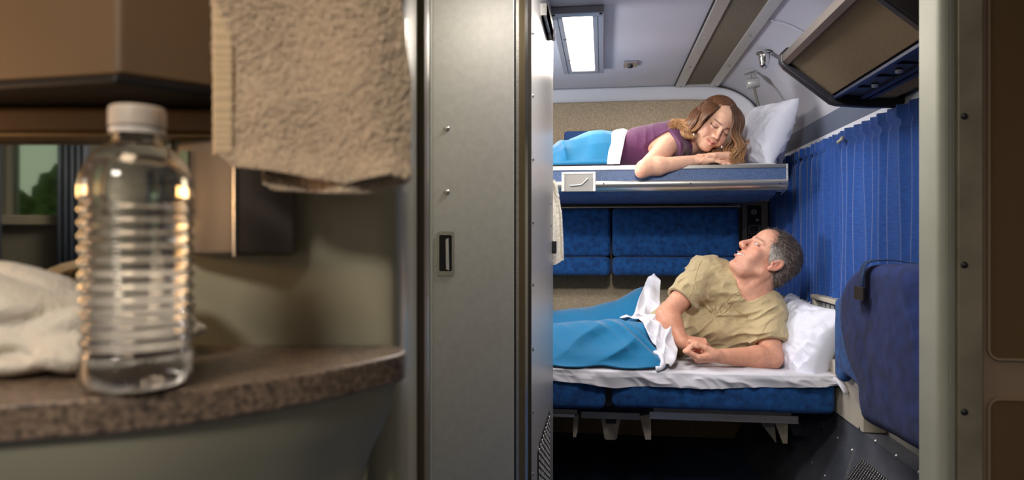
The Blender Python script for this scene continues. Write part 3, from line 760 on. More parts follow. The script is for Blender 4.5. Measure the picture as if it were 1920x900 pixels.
# strut from the ceiling down to the berth
st = empty('berth_strut', W(1413, 137, 3.34), 'steel support strut hinged to a ceiling bracket behind the upper pillow', 'strut')
pl = W(1413, 138, 3.34)
obj('ceiling_bracket', prism(BM(), [(-0.045,-0.004),(0.048,0.018),(0.05,0.030),(-0.03,0.014)], lambda p: (pl[0]+p[0], 3.31, pl[2]+p[1]), lambda p: (pl[0]+p[0]+0.01, 3.39, pl[2]+p[1]+0.006)), M_metal, st, bevel=0.001)
bm = BM(); a = W(1413, 141, 3.33); b = W(1413, 152, 3.33); box(bm, a[0]-0.011, a[0]+0.011, 3.32, 3.34, b[2], a[2]+0.01); obj('clevis', bm, M_alu, st, bevel=0.002)
k = W(1411, 157, 3.32)
obj('knuckle', lathe(BM(), [(0,0.0),(0.022,0.001),(0.024,0.006),(0.024,0.050),(0.022,0.055),(0,0.056)], k-np.array([0.026,0,0]), axis=(1,0,0.1), n=20), M_metal, st, smooth='auto')
q0 = W(1412, 158, 3.318); q1 = W(1426, 214, 3.30); q2 = np.array([q1[0]+0.02, 3.30, 1.385])
bm = BM(); tube(bm, [q0, q1, q2], 0.0105, 4, flat=0.6); obj('bar', bm, mat('strut_steel', (128,124,114), 0.4, 0.7), st)
# bullet shaped ceiling stop
kb = W(1433, 104, 3.02)
t = tag(obj('ceiling_hook', lathe(BM(), [(0,0.012),(0.032,0.012),(0.033,0.006),(0.024,0.002),(0.0225,-0.018),(0.021,-0.020),(0.0205,-0.036),(0.016,-0.048),(0.008,-0.054),(0,-0.055)], kb, n=28), M_chrome, smooth='auto'), 'bullet-shaped chrome stop on the curved ceiling above the strut', 'fitting')
# ---- sofa: back cushions, pulled-out seat cushions, frame
sf = empty('sofa', (-0.2, 3.5, 0.4), 'navy blue sofa pulled out as the lower berth', 'sofa')
def cushion(name, x0, x1, y0, y1, z0, z1, r, m, parent, puff=0.006, seed=0, nx=None):
    h = 0.008; F_ = Field((x0-0.02,y0-0.02,z0-0.02), (x1+0.02,y1+0.02,z1+0.02), h)
    c = np.array([(x0+x1)/2,(y0+y1)/2,(z0+z1)/2]); s = np.array([(x1-x0)/2,(y1-y0)/2,(z1-z0)/2])-r
    def f(X, Y, Z):
        qx, qy, qz = np.abs(X-c[0])-s[0], np.abs(Y-c[1])-s[1], np.abs(Z-c[2])-s[2]
        return np.sqrt(np.maximum(qx,0)**2+np.maximum(qy,0)**2+np.maximum(qz,0)**2)+np.minimum(np.maximum(qx,np.maximum(qy,qz)),0)-r
    F_.add((c, float((s+r).max())*2, f), 0)
    F_.each(lambda x, y, z, a: -puff*(np.clip(1-((x-c[0])/(s[0]+r))**2,0,1)*np.clip(1-((z-c[2])/(s[2]+r))**2,0,1))+0.0015*fbm(x*12, y*12, z*12, seed))
    V, F = F_.mesh(); return meshobj(name, V, F, m, parent)
xd = 0.045
cushion('back_cushion', -1.20, xd-0.004, 3.55, 3.74, 0.985, 1.235, 0.022, M_seat, sf, 0.008, 1)
cushion('back_cushion', xd+0.004, 0.685, 3.55, 3.74, 0.985, 1.235, 0.022, M_seat, sf, 0.008, 2)
cushion('lumbar_roll', -1.20, xd-0.004, 3.535, 3.74, 0.885, 0.985, 0.03, M_seat, sf, 0.006, 3)
cushion('lumbar_roll', xd+0.004, 0.685, 3.535, 3.74, 0.885, 0.985, 0.03, M_seat, sf, 0.006, 4)
obj('back_board', box(BM(), -1.2, 0.68, 3.745, 3.79, 0.90, 1.235), M_darkmetal, sf)
obj('back_rail', box(BM(), -1.20, 0.69, 3.56, 3.79, 1.236, 1.242), M_alu, sf)
gx = float(W(1141.5, 740, 2.625)[0])
cushion('seat_cushion', -1.20, gx-0.011, 2.622, 3.40, 0.420, 0.562, 0.026, M_seat, sf, 0.004, 5)
cushion('seat_cushion', gx+0.011, 0.845, 2.622, 3.40, 0.430, 0.562, 0.022, M_seat, sf, 0.004, 6)
obj('seat_gap', box(BM(), gx-0.012, gx+0.012, 2.66, 3.3, 0.43, 0.55), M_black, sf)
def rail_px(bm, u0, u1, v0, v1, Y, dep=0.02):
    a = W(u0, v1, Y); b = W(u1, v0, Y); box(bm, a[0], b[0], Y, Y+dep, a[2], b[2])
bm = BM(); rail_px(bm, 1000, 1082, 768, 777, 2.70, 0.05); rail_px(bm, 1225, 1484, 770, 779, 2.70, 0.05); rail_px(bm, 1090, 1200, 775, 784, 2.72, 0.05)
M_frame = mat('berth_frame', (150,150,150), 0.45, 0.3)
bfr = obj('seat_frame', bm, M_frame, sf, bevel=0.001)
for a_ in ((1000, 1078, 777, 780, 2.69, 0.01), (1218, 1497, 781, 785.5, 2.69, 0.015)): bm = BM(); rail_px(bm, *a_); obj('slide_rod', bm, M_alu, sf)
def plate_px(name, pts, Y, dep, m, skew=0):
    P = [W(u, v, Y) for u, v in pts]
    bm = BM(); n = len(P); a = [bm.verts.new(p.tolist()) for p in P]; b = [bm.verts.new((p+np.array([skew, dep, 0])).tolist()) for p in P]
    bm.faces.new(a[::-1]); bm.faces.new(b)
    for i in range(n): bm.faces.new((a[i], a[(i+1) % n], b[(i+1) % n], b[i]))
    return obj(name, bm, m, sf, bevel=0.0015)
M_brk = mat('bracket', (158,150,134), 0.5, 0.2, tex='noise', col2=(120,112,98), scale=20)
plate_px('hanger_bracket', [(1075,776),(1085,776),(1083,808),(1080,820),(1074,820)], 2.70, 0.06, M_brk)
plate_px('hanger_bracket', [(1126,784),(1165,784),(1161,797),(1157,822),(1153,825),(1137,825),(1133,822),(1129,797)], 2.74, 0.004, M_brk)
obj('slot', box(BM(), *[float(x) for x in (W(1136,790,2.738)[0], W(1155,790,2.738)[0], 2.736, 2.7395, W(1140,794,2.738)[2], W(1140,786,2.738)[2])]), M_black, sf)
plate_px('hanger_bracket', [(1199,780),(1221,776),(1221,825),(1210,825)], 2.70, 0.05, M_brk, 0.0)
plate_px('hanger_bracket', [(1452,790),(1478,790),(1477,832),(1468,832)], 2.70, 0.004, M_brk)
plate_px('hanger_bracket', [(1424,790),(1452,790),(1456,832)], 2.80, 0.004, M_brk)
plate_px('foot_plate', [(1478,792),(1500,792),(1511,818),(1488,818)], 2.80, 0.03, M_darkmetal)
obj('under_box', box(BM(), -1.2, 0.80, 3.05, 3.75, 0.30, 0.418), M_black, sf)
# ---- reading panel between sofa and window
rp = empty('reading_panel', (0.77, 3.79, 0.9), 'grey column with air vent, light button and switch panel at the back corner', 'control panel')
def bx_px(name, u0, u1, v0, v1, Y, dep, m, parent, bevel=0.0):
    a = W(u0, v1, Y); b = W(u1, v0, Y); return obj(name, box(BM(), a[0], b[0], Y, Y+dep, a[2], b[2]), m, parent, bevel=bevel)
M_col = mat('grey_column', (150,146,140), 0.5)
bx_px('column', 1391, 1441, 377, 560, 3.745, 0.05, M_col, rp, 0.008)
bx_px('ledge', 1387, 1443, 371, 378, 3.70, 0.09, M_cream, rp, 0.003)
face = bx_px('face_plate', 1401, 1427.5, 385, 482, 3.741, 0.005, M_black, rp, 0.001)
c_ = W(1413.5, 397.5, 3.74)
bm = BM(); lathe(bm, [(0.0225,0.0),(0.0225,0.004),(0.019,0.006),(0.017,0.004),(0.017,0.001)], c_, axis=(0,-1,0), n=28); vt = obj('air_vent', bm, M_rim, face, smooth='auto')
bm = BM()
for k in range(6):
    a = k*PI/3; d1 = np.array([math.cos(a),0,math.sin(a)]); d2 = np.array([math.cos(a+0.75),0,math.sin(a+0.75)])
    p = [c_+d1*0.004, c_+d1*0.0165, c_+d2*0.0165, c_+d2*0.004]
    hexa(bm, [x+np.array([0,-0.002,0]) for x in p]+[x+np.array([0,-0.0035,0]) for x in p])
obj('vane', bm, mat('vane', (176,176,180), 0.4), vt)
obj('call_button', lathe(BM(), [(0,0.004),(0.006,0.003),(0.0075,0)], W(1420, 412.5, 3.7405), axis=(0,-1,0), n=16), mat('button_lens', (206,206,200), 0.3), face, smooth=True)
def frame_px(name, u0, u1, v0, v1, wd, m, parent):
    bm = BM(); Y = 3.739
    for a in ((u0,u1,v0,v0+wd),(u0,u1,v1-wd,v1),(u0,u0+wd,v0+wd,v1-wd),(u1-wd,u1,v0+wd,v1-wd)):
        p = W(a[0], a[3], Y); q = W(a[1], a[2], Y); box(bm, p[0], q[0], Y-0.001, Y+0.0025, p[2], q[2])
    return obj(name, bm, m, parent)
M_line = mat('silver_line', (186,186,184), 0.4)
frame_px('socket_frame', 1403, 1425.5, 422, 438.5, 0.9, M_line, face); frame_px('socket_frame', 1405.5, 1423, 424.8, 435.2, 0.7, M_line, face)
bx_px('socket_slot', 1410.8, 1412, 429.4, 431, 3.738, 0.002, M_line, face); bx_px('socket_slot', 1414.6, 1416, 429, 430.8, 3.738, 0.002, M_line, face)
frame_px('lower_frame', 1403, 1425.5, 442, 456, 0.6, M_line, face)
bx_px('warning_label', 1403.6, 1424.5, 448.5, 453, 3.7375, 0.002, M_yellow, face)
# ---- curtains on the window side
def curtain(name, label, y0, y1, n, seed, pinch=None):
    nz = 60; ny = int((y1-y0)/0.0035); V = np.zeros((ny, nz, 3))
    L_ = (y1-y0)/n
    for i in range(ny):
        y = y0+(y1-y0)*i/(ny-1); s = (y-y0)/L_
        k = math.floor(s); f = s-k
        pr_ = 1-(0.35*f/0.90+0.65*(f/0.90)**3) if f < 0.90 else (f-0.90)/0.10      # knife pleat
        w1 = _hs(k, seed); 
        for j in range(nz):
            q = j/(nz-1); z = 0.80+(1.468-0.80)*q
            amp = 0.027*(0.6+0.8*w1)*(1.0 if q < 0.93 else 1.0-(q-0.93)*3)
            head = 0.006 if q > 0.94 else 0.0
            dx = amp*(pr_-0.5)+0.003*math.sin(z*9+k*1.7+seed)+0.005*math.sin(y*21+seed)+0.004*math.sin(y*47+z*2)
            if abs(q-0.925) < 0.012: dx *= 0.55
            yy = y+0.006*math.sin(z*5+k*2.3)*(1-q)+(f-0.4)*0.008*(q > 0.94)
            if pinch:
                g = math.exp(-((y-pinch)/0.09)**2)*math.exp(-((z-1.425)/0.035)**2)
                yy += (pinch-y)*0.55*g; dx -= 0.012*g
            V[i, j] = (0.880+dx-head, yy, z+0.004*(f-0.5)*(q > 0.9))
    o = meshobj(name, V.reshape(-1, 3), gridfaces(ny, nz), M_curtain, solid=0.0015)
    return tag(o, label, 'curtain')
def _hs(k, s): return (math.sin(k*12.9898+s*78.233)*43758.5453) % 1.0
cf = curtain('window_curtain', 'blue pleated window curtain nearer the berths, hanging behind the man', 2.64, 3.775, 23, 1, 2.66)
cn = curtain('window_curtain', 'blue pleated window curtain nearer the doorway, above the folded chair', 1.45, 2.645, 17, 2)
pk = WX(1578, 262, 0.855)
for o in (cf,):
    bm = BM(); tube(bm, [pk+np.array([0,0.03,-0.004]), pk+np.array([-0.002,0.012,-0.001]), pk+np.array([-0.002,-0.02,0.004])], [0.008,0.0045,0.0075], 10)
    obj('toggle', bm, M_cream, o, smooth=True)
struct(obj('window_2', box(BM(), 0.905, 0.934, 1.6, 3.6, 0.86, 1.45), M_pane))
# ---- overhead tray above the window
ot = empty('overhead_tray', (0.75, 1.87, 1.49), 'dark-rimmed overhead console with ribbed tan fabric underside above the curtains', 'overhead console')
YF, YN = 2.20, 1.53
A_, B_, C1, D_, E_ = (0.560,1.622), (0.692,1.513), (0.700,1.508), (0.800,1.500), (0.872,1.498)
def slab(name, a, b, m, parent, th=0.012, y0=YN, y1=YF, **k):
    return obj(name, prism_xz(BM(), [a, b, (b[0]+0.004, b[1]+th), (a[0]+0.004, a[1]+th)], y0, y1), m, parent, **k)
slab('fabric_panel', A_, B_, M_ribfab, ot); slab('fabric_panel', (0.806,1.499), E_, M_ribfab, ot)
lv = slab('louvre_panel', C1, (0.800,1.500), M_black, ot)
bm = BM()
for x, z in ((0.702,1.505),(0.775,1.500),(0.798,1.499)): box(bm, x-0.007, x+0.007, YN, YF-0.02, z-0.006, z+0.002)
obj('louvre_rib', bm, mat('navy_trim', (22,34,74), 0.4), lv)
M_nd = mat('navy_trim_dark', (14,20,44), 0.4)
for k in range(5):
    y = YN+0.12+k*0.13; obj('louvre_bar', box(BM(), 0.712, 0.766, y, y+0.006, 1.500, 1.506), M_nd, lv)
for u, v in ((1686,134),(1641,161)):
    p = WP(u, v, (0.75,2,1.4985), (0,0,1)); obj('button', lathe(BM(), [(0,-0.004),(0.009,-0.003),(0.010,0.003)], p, n=14), M_metal, lv, smooth=True)
sec = [(0.905,1.60),(0.60,1.668),(0.560,1.662),(0.540,1.642),(0.541,1.616),(0.554,1.598),(0.690,1.486),(0.71,1.480),(0.80,1.472),(0.90,1.470)]
body = [(0.905,1.60),(0.60,1.66),(0.562,1.645),(0.556,1.628),(0.566,1.626),(0.702,1.5165),(0.80,1.510),(0.905,1.508)]
obj('shell', prism_xz(BM(), body, YN, YF-0.004), mat('console_shell', (96,88,84), 0.4), ot, smooth='auto')
bm = BM()
for y in (YF, YN): obj('end_rim', prism_xz(BM(), sec, y-0.012, y+0.016), M_rim, ot, bevel=0.006)
obj('side_rim', prism_xz(BM(), [(0.549,1.618),(0.562,1.606),(0.570,1.612),(0.560,1.652),(0.547,1.64)], YN, YF), mat('side_rim', (80,72,68), 0.35), ot, smooth='auto')
# ---- window ledge, cream wall panel, kick plate
lg = empty('window_ledge', (0.88, 2.6, 0.43), 'cream window ledge unit with a dark patterned panel beside the pillow', 'ledge')
obj('ledge_top', box(BM(), 0.842, 0.934, 2.05, 2.93, 0.832, 0.850), M_cream, lg, bevel=0.005)
obj('end_block', box(BM(), 0.846, 0.934, 2.895, 2.925, 0.56, 0.832), M_cream, lg, bevel=0.003)
pn = obj('louvre_panel', box(BM(), 0.862, 0.934, 2.05, 2.895, 0.63, 0.832), M_black, lg)
bm = BM()
for iy in range(15):
    for iz in range(4):
        y = 2.12+iy*0.052; z = 0.645+iz*0.048; box(bm, 0.858, 0.8625, y, y+0.036, z, z+0.034)
obj('slat', bm, mat('pale_slats', (150,150,150), 0.5), pn)
obj('lower_ledge', box(BM(), 0.836, 0.934, 2.05, 2.93, 0.575, 0.63), M_cream, lg, bevel=0.004)
wp = obj('wall_panel', box(BM(), 0.858, 0.934, 2.405, 3.74, 0.428, 0.574), M_cream, lg, bevel=0.004)
q = WX(1611, 803, 0.857); obj('screw', lathe(BM(), [(0,0.002),(0.004,0.001),(0.005,-0.001)], q, axis=(-1,0,0), n=10), M_darkmetal, wp, smooth=True)
kk = [(0.864,0.427),(0.864,0.37),(0.70,0.0),(0.93,0.0),(0.93,0.427)]
kp = obj('kick_plate', prism_xz(BM(), kk, 1.42, YB-0.002), M_kick, smooth='auto'); tag(kp, 'scuffed riveted metal kick plate along the foot of the window wall', 'kick plate')
nk = np.array([-0.37, 0, 0.164]); nk /= np.linalg.norm(nk)
for u, v in ((1641,828),(1680,856),(1723,887)):
    obj('rivet', lathe(BM(), [(0,0.004),(0.005,0.003),(0.008,-0.001)], WX(u, v, 0.8635), axis=(-1,0,0), n=12), M_alu, kp, smooth=True)
for u, v in ((1597,844),(1544,800),(1570,821),(1522,867),(1546,892),(1487,830)):
    obj('rivet', lathe(BM(), [(0,0.004),(0.005,0.003),(0.008,-0.001)], WP(u, v, (0.864,2,0.37), nk), axis=nk, n=12), M_alu, kp, smooth=True)
bm = BM()
pp_ = [WP(u, v, (0.863,2,0.37), nk) for u, v in ((1585,833),(1601,846),(1592,872),(1583,905))]
tube(bm, pp_, 0.0012, 6); obj('panel_edge', bm, M_alu, kp)
pv = [WP(u, v, (0.863,2,0.37), nk) for u, v in ((1618,861),(1672,905),(1640,960),(1585,905))]
bm = BM(); fr4 = [p+nk*0.001 for p in pv]+[p+nk*0.006 for p in pv]; hexa(bm, fr4); vg = obj('vent_plate', bm, M_black, kp)
bm = BM()
for i in range(14):
    for j in range(14):
        s, t_ = (i+0.5)/14, (j+0.5)/14
        p = (pv[0]*(1-s)+pv[1]*s)*(1-t_)+(pv[3]*(1-s)+pv[2]*s)*t_+nk*0.006
        lathe(bm, [(0.0045,0),(0.0045,0.001),(0.003,0.0015),(0.003,0.0002)], p, axis=nk, n=6)
obj('perforation', bm, M_alu, vg)
# ---- folded wall chair with strap
ch = empty('folding_chair', (0.75, 1.9, 0.57), 'navy fabric folding wall chair strapped upright below the near curtain', 'chair')
def slabcush(name, out, x0, th, m, parent, r=0.035, bulge=0.012, h=0.006):
    P = spline(list(out)+[out[0]], 160)[:-1][:, 1:]
    lo = (x0-0.04, P[:,0].min()-0.03, P[:,1].min()-0.03); hi = (x0+th+0.04, P[:,0].max()+0.03, P[:,1].max()+0.03)
    F_ = Field(lo, hi, h)
    y = F_.lo[1]+h*np.arange(F_.n[1]); z = F_.lo[2]+h*np.arange(F_.n[2]); Yg, Zg = np.meshgrid(y, z, indexing='ij')
    d = np.full(Yg.shape, 9.0); ins = np.zeros(Yg.shape, bool)
    for i in range(len(P)):
        a, b = P[i], P[(i+1) % len(P)]; e = b-a; w0, w1 = Yg-a[0], Zg-a[1]
        t = np.clip((w0*e[0]+w1*e[1])/(e@e+1e-12), 0, 1); d = np.minimum(d, np.hypot(w0-e[0]*t, w1-e[1]*t))
        c = (a[1] > Zg) != (b[1] > Zg)
        xx = (b[0]-a[0])*(Zg-a[1])/((b[1]-a[1]) if abs(b[1]-a[1]) > 1e-12 else 1e-12)+a[0]
        ins ^= c & (Yg < xx)
    d = np.where(ins, -d, d)
    x = (F_.lo[0]+h*np.arange(F_.n[0]))[:, None, None]
    puff = bulge*(1-np.exp(np.minimum(d, 0)/0.10))+0.002*fbm(Yg*9, Zg*9, 0*Yg, 3)
    ax = np.abs(x-(x0+th/2))-(th/2+puff[None]); dd = d[None]
    q1, q2 = dd+r, ax+r
    F_.a = (np.sqrt(np.maximum(q1,0)**2+np.maximum(q2,0)**2)+np.minimum(np.maximum(q1,q2),0)-r).astype(np.float32)
    V, F = F_.mesh(); return meshobj(name, V, F, m, parent)
oc = [(1570,590),(1573,552),(1583,522),(1600,504),(1624,496),(1655,494),(1676,497),(1694,508),(1706,540),(1718,600),(1733,680),(1746,760)]
out = [WX(u, v, 0.70) for u, v in oc]
out += [WX(u, v, 0.70) for u, v in ((1754,850),(1725,855),(1665,820),(1617,794),(1609,770),(1606,735),(1590,695),(1576,640))]
sc_ = slabcush('seat_cushion', out, 0.70, 0.10, M_chair, ch)
bp = [WX(u, v, 0.81) for u, v in ((1571,560),(1571,690),(1575,710),(1584,716),(1594,706))]+[np.array([0.81,2.2,0.60]),np.array([0.81,1.6,0.60]),np.array([0.81,1.5,0.7]),np.array([0.81,1.5,0.85]),np.array([0.81,1.68,0.95]),np.array([0.81,2.2,0.95])]
slabcush('backrest', bp, 0.795, 0.038, M_seat, ch, r=0.02, bulge=0.002)
# piping seam
loop = spline([p+np.array([0.006,0,0]) for p in out]+[out[0]+np.array([0.006,0,0])], 160); cm = loop.mean(0)
obj('piping', tube(BM(), [cm+(p-cm)*np.array([1,0.885,0.865])-np.array([0.006,0,0]) for p in loop], 0.0018, 6, cap=False), mat('piping', (52,68,128), 0.8), sc_, smooth=True)
def band(name, pts, wdir, w, m, parent):
    P = spline(pts, 30); wd = np.asarray(wdir, float); wd /= np.linalg.norm(wd)
    V = []
    for p in P: V += [(p-wd*w/2).tolist(), (p+wd*w/2).tolist()]
    return meshobj(name, np.array(V), gridfaces(30, 2), m, parent, solid=0.003)
s0 = WX(1612, 562, 0.680); s1 = WX(1614, 530, 0.678); s2 = WX(1616, 512, 0.682); s3 = WX(1626, 496, 0.70)
sb = band('strap', [s0, s1, s2, s3+np.array([0,0,0.006]), s3+np.array([0.05,-0.0,0.012]), s3+np.array([0.10,-0.02,0.006]), (0.83, s3[1]-0.10, 1.003), (0.862, s3[1]-0.28, 0.985)], (0.2,1,0), 0.062, M_web, ch)
e0, e1 = WX(1612, 537, 0.672), WX(1613, 563, 0.672)
obj('strap_end', box(BM(), 0.668, 0.676, e0[1]-0.034, e0[1]+0.034, e1[2], e0[2]), M_black, sb, bevel=0.002)
# ================================================================ BEDDING
def drape(name, m, xs, yf, yb, zfun, nx, ny, solid=0.005, parent=None):
    S, Q = np.meshgrid(np.linspace(0, 1, nx), np.linspace(0, 1, ny), indexing='ij')
    x0, x1 = xs(Q); X = x0+(x1-x0)*S; Y = yf(S)+(yb(S)-yf(S))*Q
    V = np.stack(np.broadcast_arrays(*zfun(X, Y, S, Q)), -1)
    return meshobj(name, V.reshape(-1, 3), gridfaces(nx, ny), m, parent, solid=solid)
# mattress pad and sheet on the lower berth
ZL = 0.578
mp_ = tag(obj('mattress_pad', box(BM(), -1.2, 0.835, 2.635, 3.55, 0.5635, ZL-0.006), M_white, bevel=0.008), 'thin white mattress pad under the man on the lower berth', 'mattress')
nx, ny = 420, 140
x, q = np.meshgrid(np.linspace(-1.19, 0.852, nx), np.linspace(0, 1, ny), indexing='ij')
hang = 0.050+0.010*np.sin(x*4.1+0.6)+0.012*np.exp(-((x-0.03)/0.07)**2)
hang = hang*np.where(x > 0.80, 1-(x-0.80)*4, 1)
a = 1-q/0.3
slant = x*1.0-a*0.05
front_y = 2.613-(0.010*ridge(slant*11, a*0.7, 3, 1)+0.005*ridge(slant*27, a*1.2, 1, 2)+0.004*vnoise(x*5, a, 2, 8))*np.clip(a*2.5, 0, 1)-0.004*a
front_y = front_y+np.where(a < 0.12, (0.12-a)*0.05, 0)
front_z = ZL-hang*a+0.003*vnoise(x*16, a, 0, 3)*a
a2 = (q-0.3)/0.7
top_y = 2.618+a2*0.93
top_z = ZL+0.004*ridge(x*7+top_y*3, top_y*9+x*3, 0, 5)+0.003*ridge(x*14-top_y*6, top_y*12, 0, 6)-0.006*np.exp(-(a2/0.02)**2)
V = np.stack([x, np.where(q < 0.3, front_y, top_y), np.where(q < 0.3, front_z, top_z)], -1)
sh = meshobj('bed_sheet', V.reshape(-1, 3), gridfaces(nx, ny), M_white, solid=0.002); tag(sh, 'white fitted sheet hanging over the front of the lower berth', 'sheet')
cr = spline([WX(1566,700,0.853)+np.array([-.01,0,0]), WX(1578,715,0.853), WX(1586,728,0.853), WX(1590,738,0.853)], 12)
obj('sheet_corner', tube(BM(), cr-np.array([0.006,0,0]), [0.016,0.016,0.015,0.015,0.014,0.014,0.013,0.012,0.011,0.010,0.009,0.006], 12, flat=0.5), M_white, sh, smooth=True)
# lower blanket
def hump(x, y):
    hA = np.interp(x, [-1.2,-0.5,-0.22,-0.05,0.06,0.15,0.22,0.32], [0.10,0.13,0.150,0.168,0.20,0.258,0.285,0.27])
    hB = np.interp(x, [-1.2,-0.5,-0.2,0.0,0.15,0.25,0.35], [0.08,0.11,0.120,0.13,0.135,0.13,0.12])
    a = hA*np.exp(-np.abs((y-3.14)/0.17)**2.6); b = hB*np.exp(-np.abs((y-2.86)/0.16)**2.6)
    return (np.maximum(a, b)+0.025*np.exp(-((a-b)/0.05)**2)*np.minimum(1, (a+b)/0.1))*(1-np.exp(-(np.maximum(y-2.60, 0)/0.045)**2))
def fold_l(x, y):
    g = 1/(1+np.exp(-(x+0.12)*11))
    r = ridge(x*3.0+y*1.5, y*8+x*6.5, 0.5, 21); r2 = ridge(x*3.5+y*3, y*15+x*15, 2.5, 23)
    front = np.exp(-((y-2.76)/0.13)**2)
    return (r*(0.006+0.026*g*front+0.005*g)+r2*0.014*g*front)*np.clip((y-2.615)/0.04, 0, 1)
def zl(x, y, s, q):
    z = ZL+0.008+hump(x, y)+fold_l(x, y)
    fr = np.clip(q*12, 0, 1)*np.exp(-np.maximum(y-2.80, 0)/0.12); rr = ridge(x*4.5+z*6, z*9-x*5, 0.5, 33)
    return (x, y-0.028*rr*fr*np.clip((x+0.6)*1.2, 0.15, 1), np.maximum(z, ZL+0.005))
ip = np.interp
bl = drape('blanket', M_blanket, lambda q: (-1.15, ip(q, [0,0.08,0.25,0.45,0.6,0.8,1], [0.238,0.225,0.185,0.150,0.175,0.205,0.20])), lambda s: 2.616+0.008*np.sin(s*40), lambda s: 3.42, zl, 400, 240, 0.006)
tag(bl, 'turquoise blanket over the legs of the man on the lower berth', 'blanket')
# white turned-down sheet over his hip
def zs_(x, y, s, q):
    z = ZL+0.016+hump(x, y)+0.012*np.sin(np.clip(s, 0, 1)*PI)**0.5
    r = ridge(x*11+y*7, y*3-x*8, 0.5, 41); r2 = vnoise(x*34+y*10, y*16, 0.5, 42)
    e = np.clip(q*8, 0.2, 1); r3 = ridge(x*24-y*9, y*12+x*9, z*9, 43)
    z = z+(r*0.024+r2*0.006)*e
    return (x+0.010*vnoise(y*12, s*3, 0, 44)*e, y-(0.012*r3+0.012*r)*e*np.clip(q*5, 0, 1), z+0.008*r3*e)
t = drape('turned_down_sheet', M_white, lambda q: (ip(q, [0,0.06,0.12,0.3,0.40,0.46,0.52,0.62,0.8,1], [0.228,0.205,0.200,0.160,0.135,0.070,0.075,0.125,0.18,0.21]), ip(q, [0,0.06,0.12,0.3,0.5,0.7,0.85,1], [0.252,0.275,0.285,0.270,0.245,0.235,0.25,0.26])), lambda s: 2.620, lambda s: 3.20, zs_, 110, 220, 0.004)
tag(t, 'crumpled white top sheet folded back over the turquoise blanket at the man\'s hip', 'sheet')
hem = spline([W(u, v, Y) for u, v, Y in ((1222,664,2.70),(1232,662,2.67),(1240,668,2.65),(1243,680,2.625),(1240,690,2.615),(1230,692,2.612))], 24)
obj('rolled_hem', tube(BM(), hem, [0.008+0.003*math.sin(i*0.5)**2 for i in range(24)], 12), M_white, t, smooth=True)
# upper blanket
ZW = 1.390
def humpu(x, y):
    h = ip(x, [-1.2,-0.4,-0.22,-0.14,-0.06,0.0,0.08,0.16,0.24], [0.08,0.08,0.095,0.135,0.158,0.165,0.160,0.155,0.15])
    return h*np.exp(-np.abs((y-3.20)/0.25)**4)*np.clip((y-2.94)/0.09, 0, 1)**0.5
def zu(x, y, s, q):
    r = ridge(x*10+1.2*np.sin(y*6)-y*2, y*1.6, 0.5, 51); r2 = vnoise(x*26, y*6, 0.5, 52)
    f = np.clip((y-2.95)/0.05, 0, 1)*np.exp(-np.maximum(y-3.05, 0)/0.2)
    return (x, y-0.045*f*r-0.010*r2*f, ZW+0.003+humpu(x, y)*(1+0.13*r))
bu = drape('blanket', M_blanket, lambda q: (-1.15, ip(q, [0,0.3,0.5,1], [0.030,0.060,0.085,0.09])), lambda s: 2.940, lambda s: 3.46, zu, 360, 200, 0.006)
tag(bu, 'turquoise blanket over the legs of the woman on the upper berth', 'blanket')
def zsu(x, y, s, q):
    r = ridge(s*1.9+y*3, y*4-s*2, 0.5, 61)
    return (x, y-0.004*r-0.010*np.clip((y-2.94)/0.05, 0, 1), ZW+0.004+humpu(x, y)+(0.007*r+0.010*np.sin(s*PI))*np.clip((y-2.94)/0.03, 0, 1))
t = drape('turned_down_sheet', M_white, lambda q: (ip(q, [0,0.3,0.5,1], [0.018,0.048,0.075,0.08]), ip(q, [0,0.2,0.45,1], [0.072,0.098,0.150,0.16])), lambda s: 2.936, lambda s: 3.40, zsu, 70, 160, 0.004)
tag(t, 'white top sheet folded back at the woman\'s waist on the upper berth', 'sheet')
# folded navy blanket by the back wall
a = W(1058, 262, 3.62); b = W(1145, 246, 3.62)
nb = cushion('folded_blanket', a[0], b[0]+0.05, 3.60, 3.735, 1.39, b[2]+0.002, 0.012, mat('navy_blanket', (40,70,124), 0.85), None, 0.0, 8); tag(nb, 'folded navy blanket against the back wall on the upper berth', 'blanket')
# pillows
def pillow(name, label, c, ax, ay, w, h, th, seed, m=M_pillow, amp=0.006):
    ax = np.asarray(ax, float); ax /= np.linalg.norm(ax); ay = np.asarray(ay, float); ay = ay-ax*(ax@ay); ay /= np.linalg.norm(ay); az = np.cross(ax, ay)
    n = 110; S = np.linspace(-1, 1, n); V = []; F = []
    s, t = np.meshgrid(S, S, indexing='ij')
    ex = s*(1-0.10*(1-t**2)*np.abs(s)); ey = t*(1-0.10*(1-s**2)*np.abs(t))
    z = th/2*(np.clip(1-s**2, 0, 1)*np.clip(1-t**2, 0, 1))**0.42
    edge = np.clip(1-np.maximum(np.abs(s), np.abs(t)), 0, 1)
    for sg in (1, -1):
        wr = amp*ridge(s*3.5+t*1.5, t*4-s*2, sg*3.0, seed)*np.exp(-((edge-0.22)/0.22)**2)+0.5*amp*fbm(s*5, t*5, sg*5.0, seed+4)*np.minimum(edge*6, 1)
        zz = sg*(z+np.where(edge > 0, wr, 0))
        P = np.asarray(c)+ax*(ex*w/2)[..., None]+ay*(ey*h/2)[..., None]+az*zz[..., None]
        V.append(P.reshape(-1, 3))
    f = gridfaces(n, n); F = np.vstack([f, (f+n*n)[:, ::-1]])
    V = np.vstack(V)
    me = meshobj(name, V, F, m)
    b = bmesh.new(); b.from_mesh(me.data); bmesh.ops.remove_doubles(b, verts=b.verts, dist=0.0004); b.to_mesh(me.data); b.free()
    me.data.polygons.foreach_set('use_smooth', [True]*len(me.data.polygons))
    return tag(me, label, 'pillow')
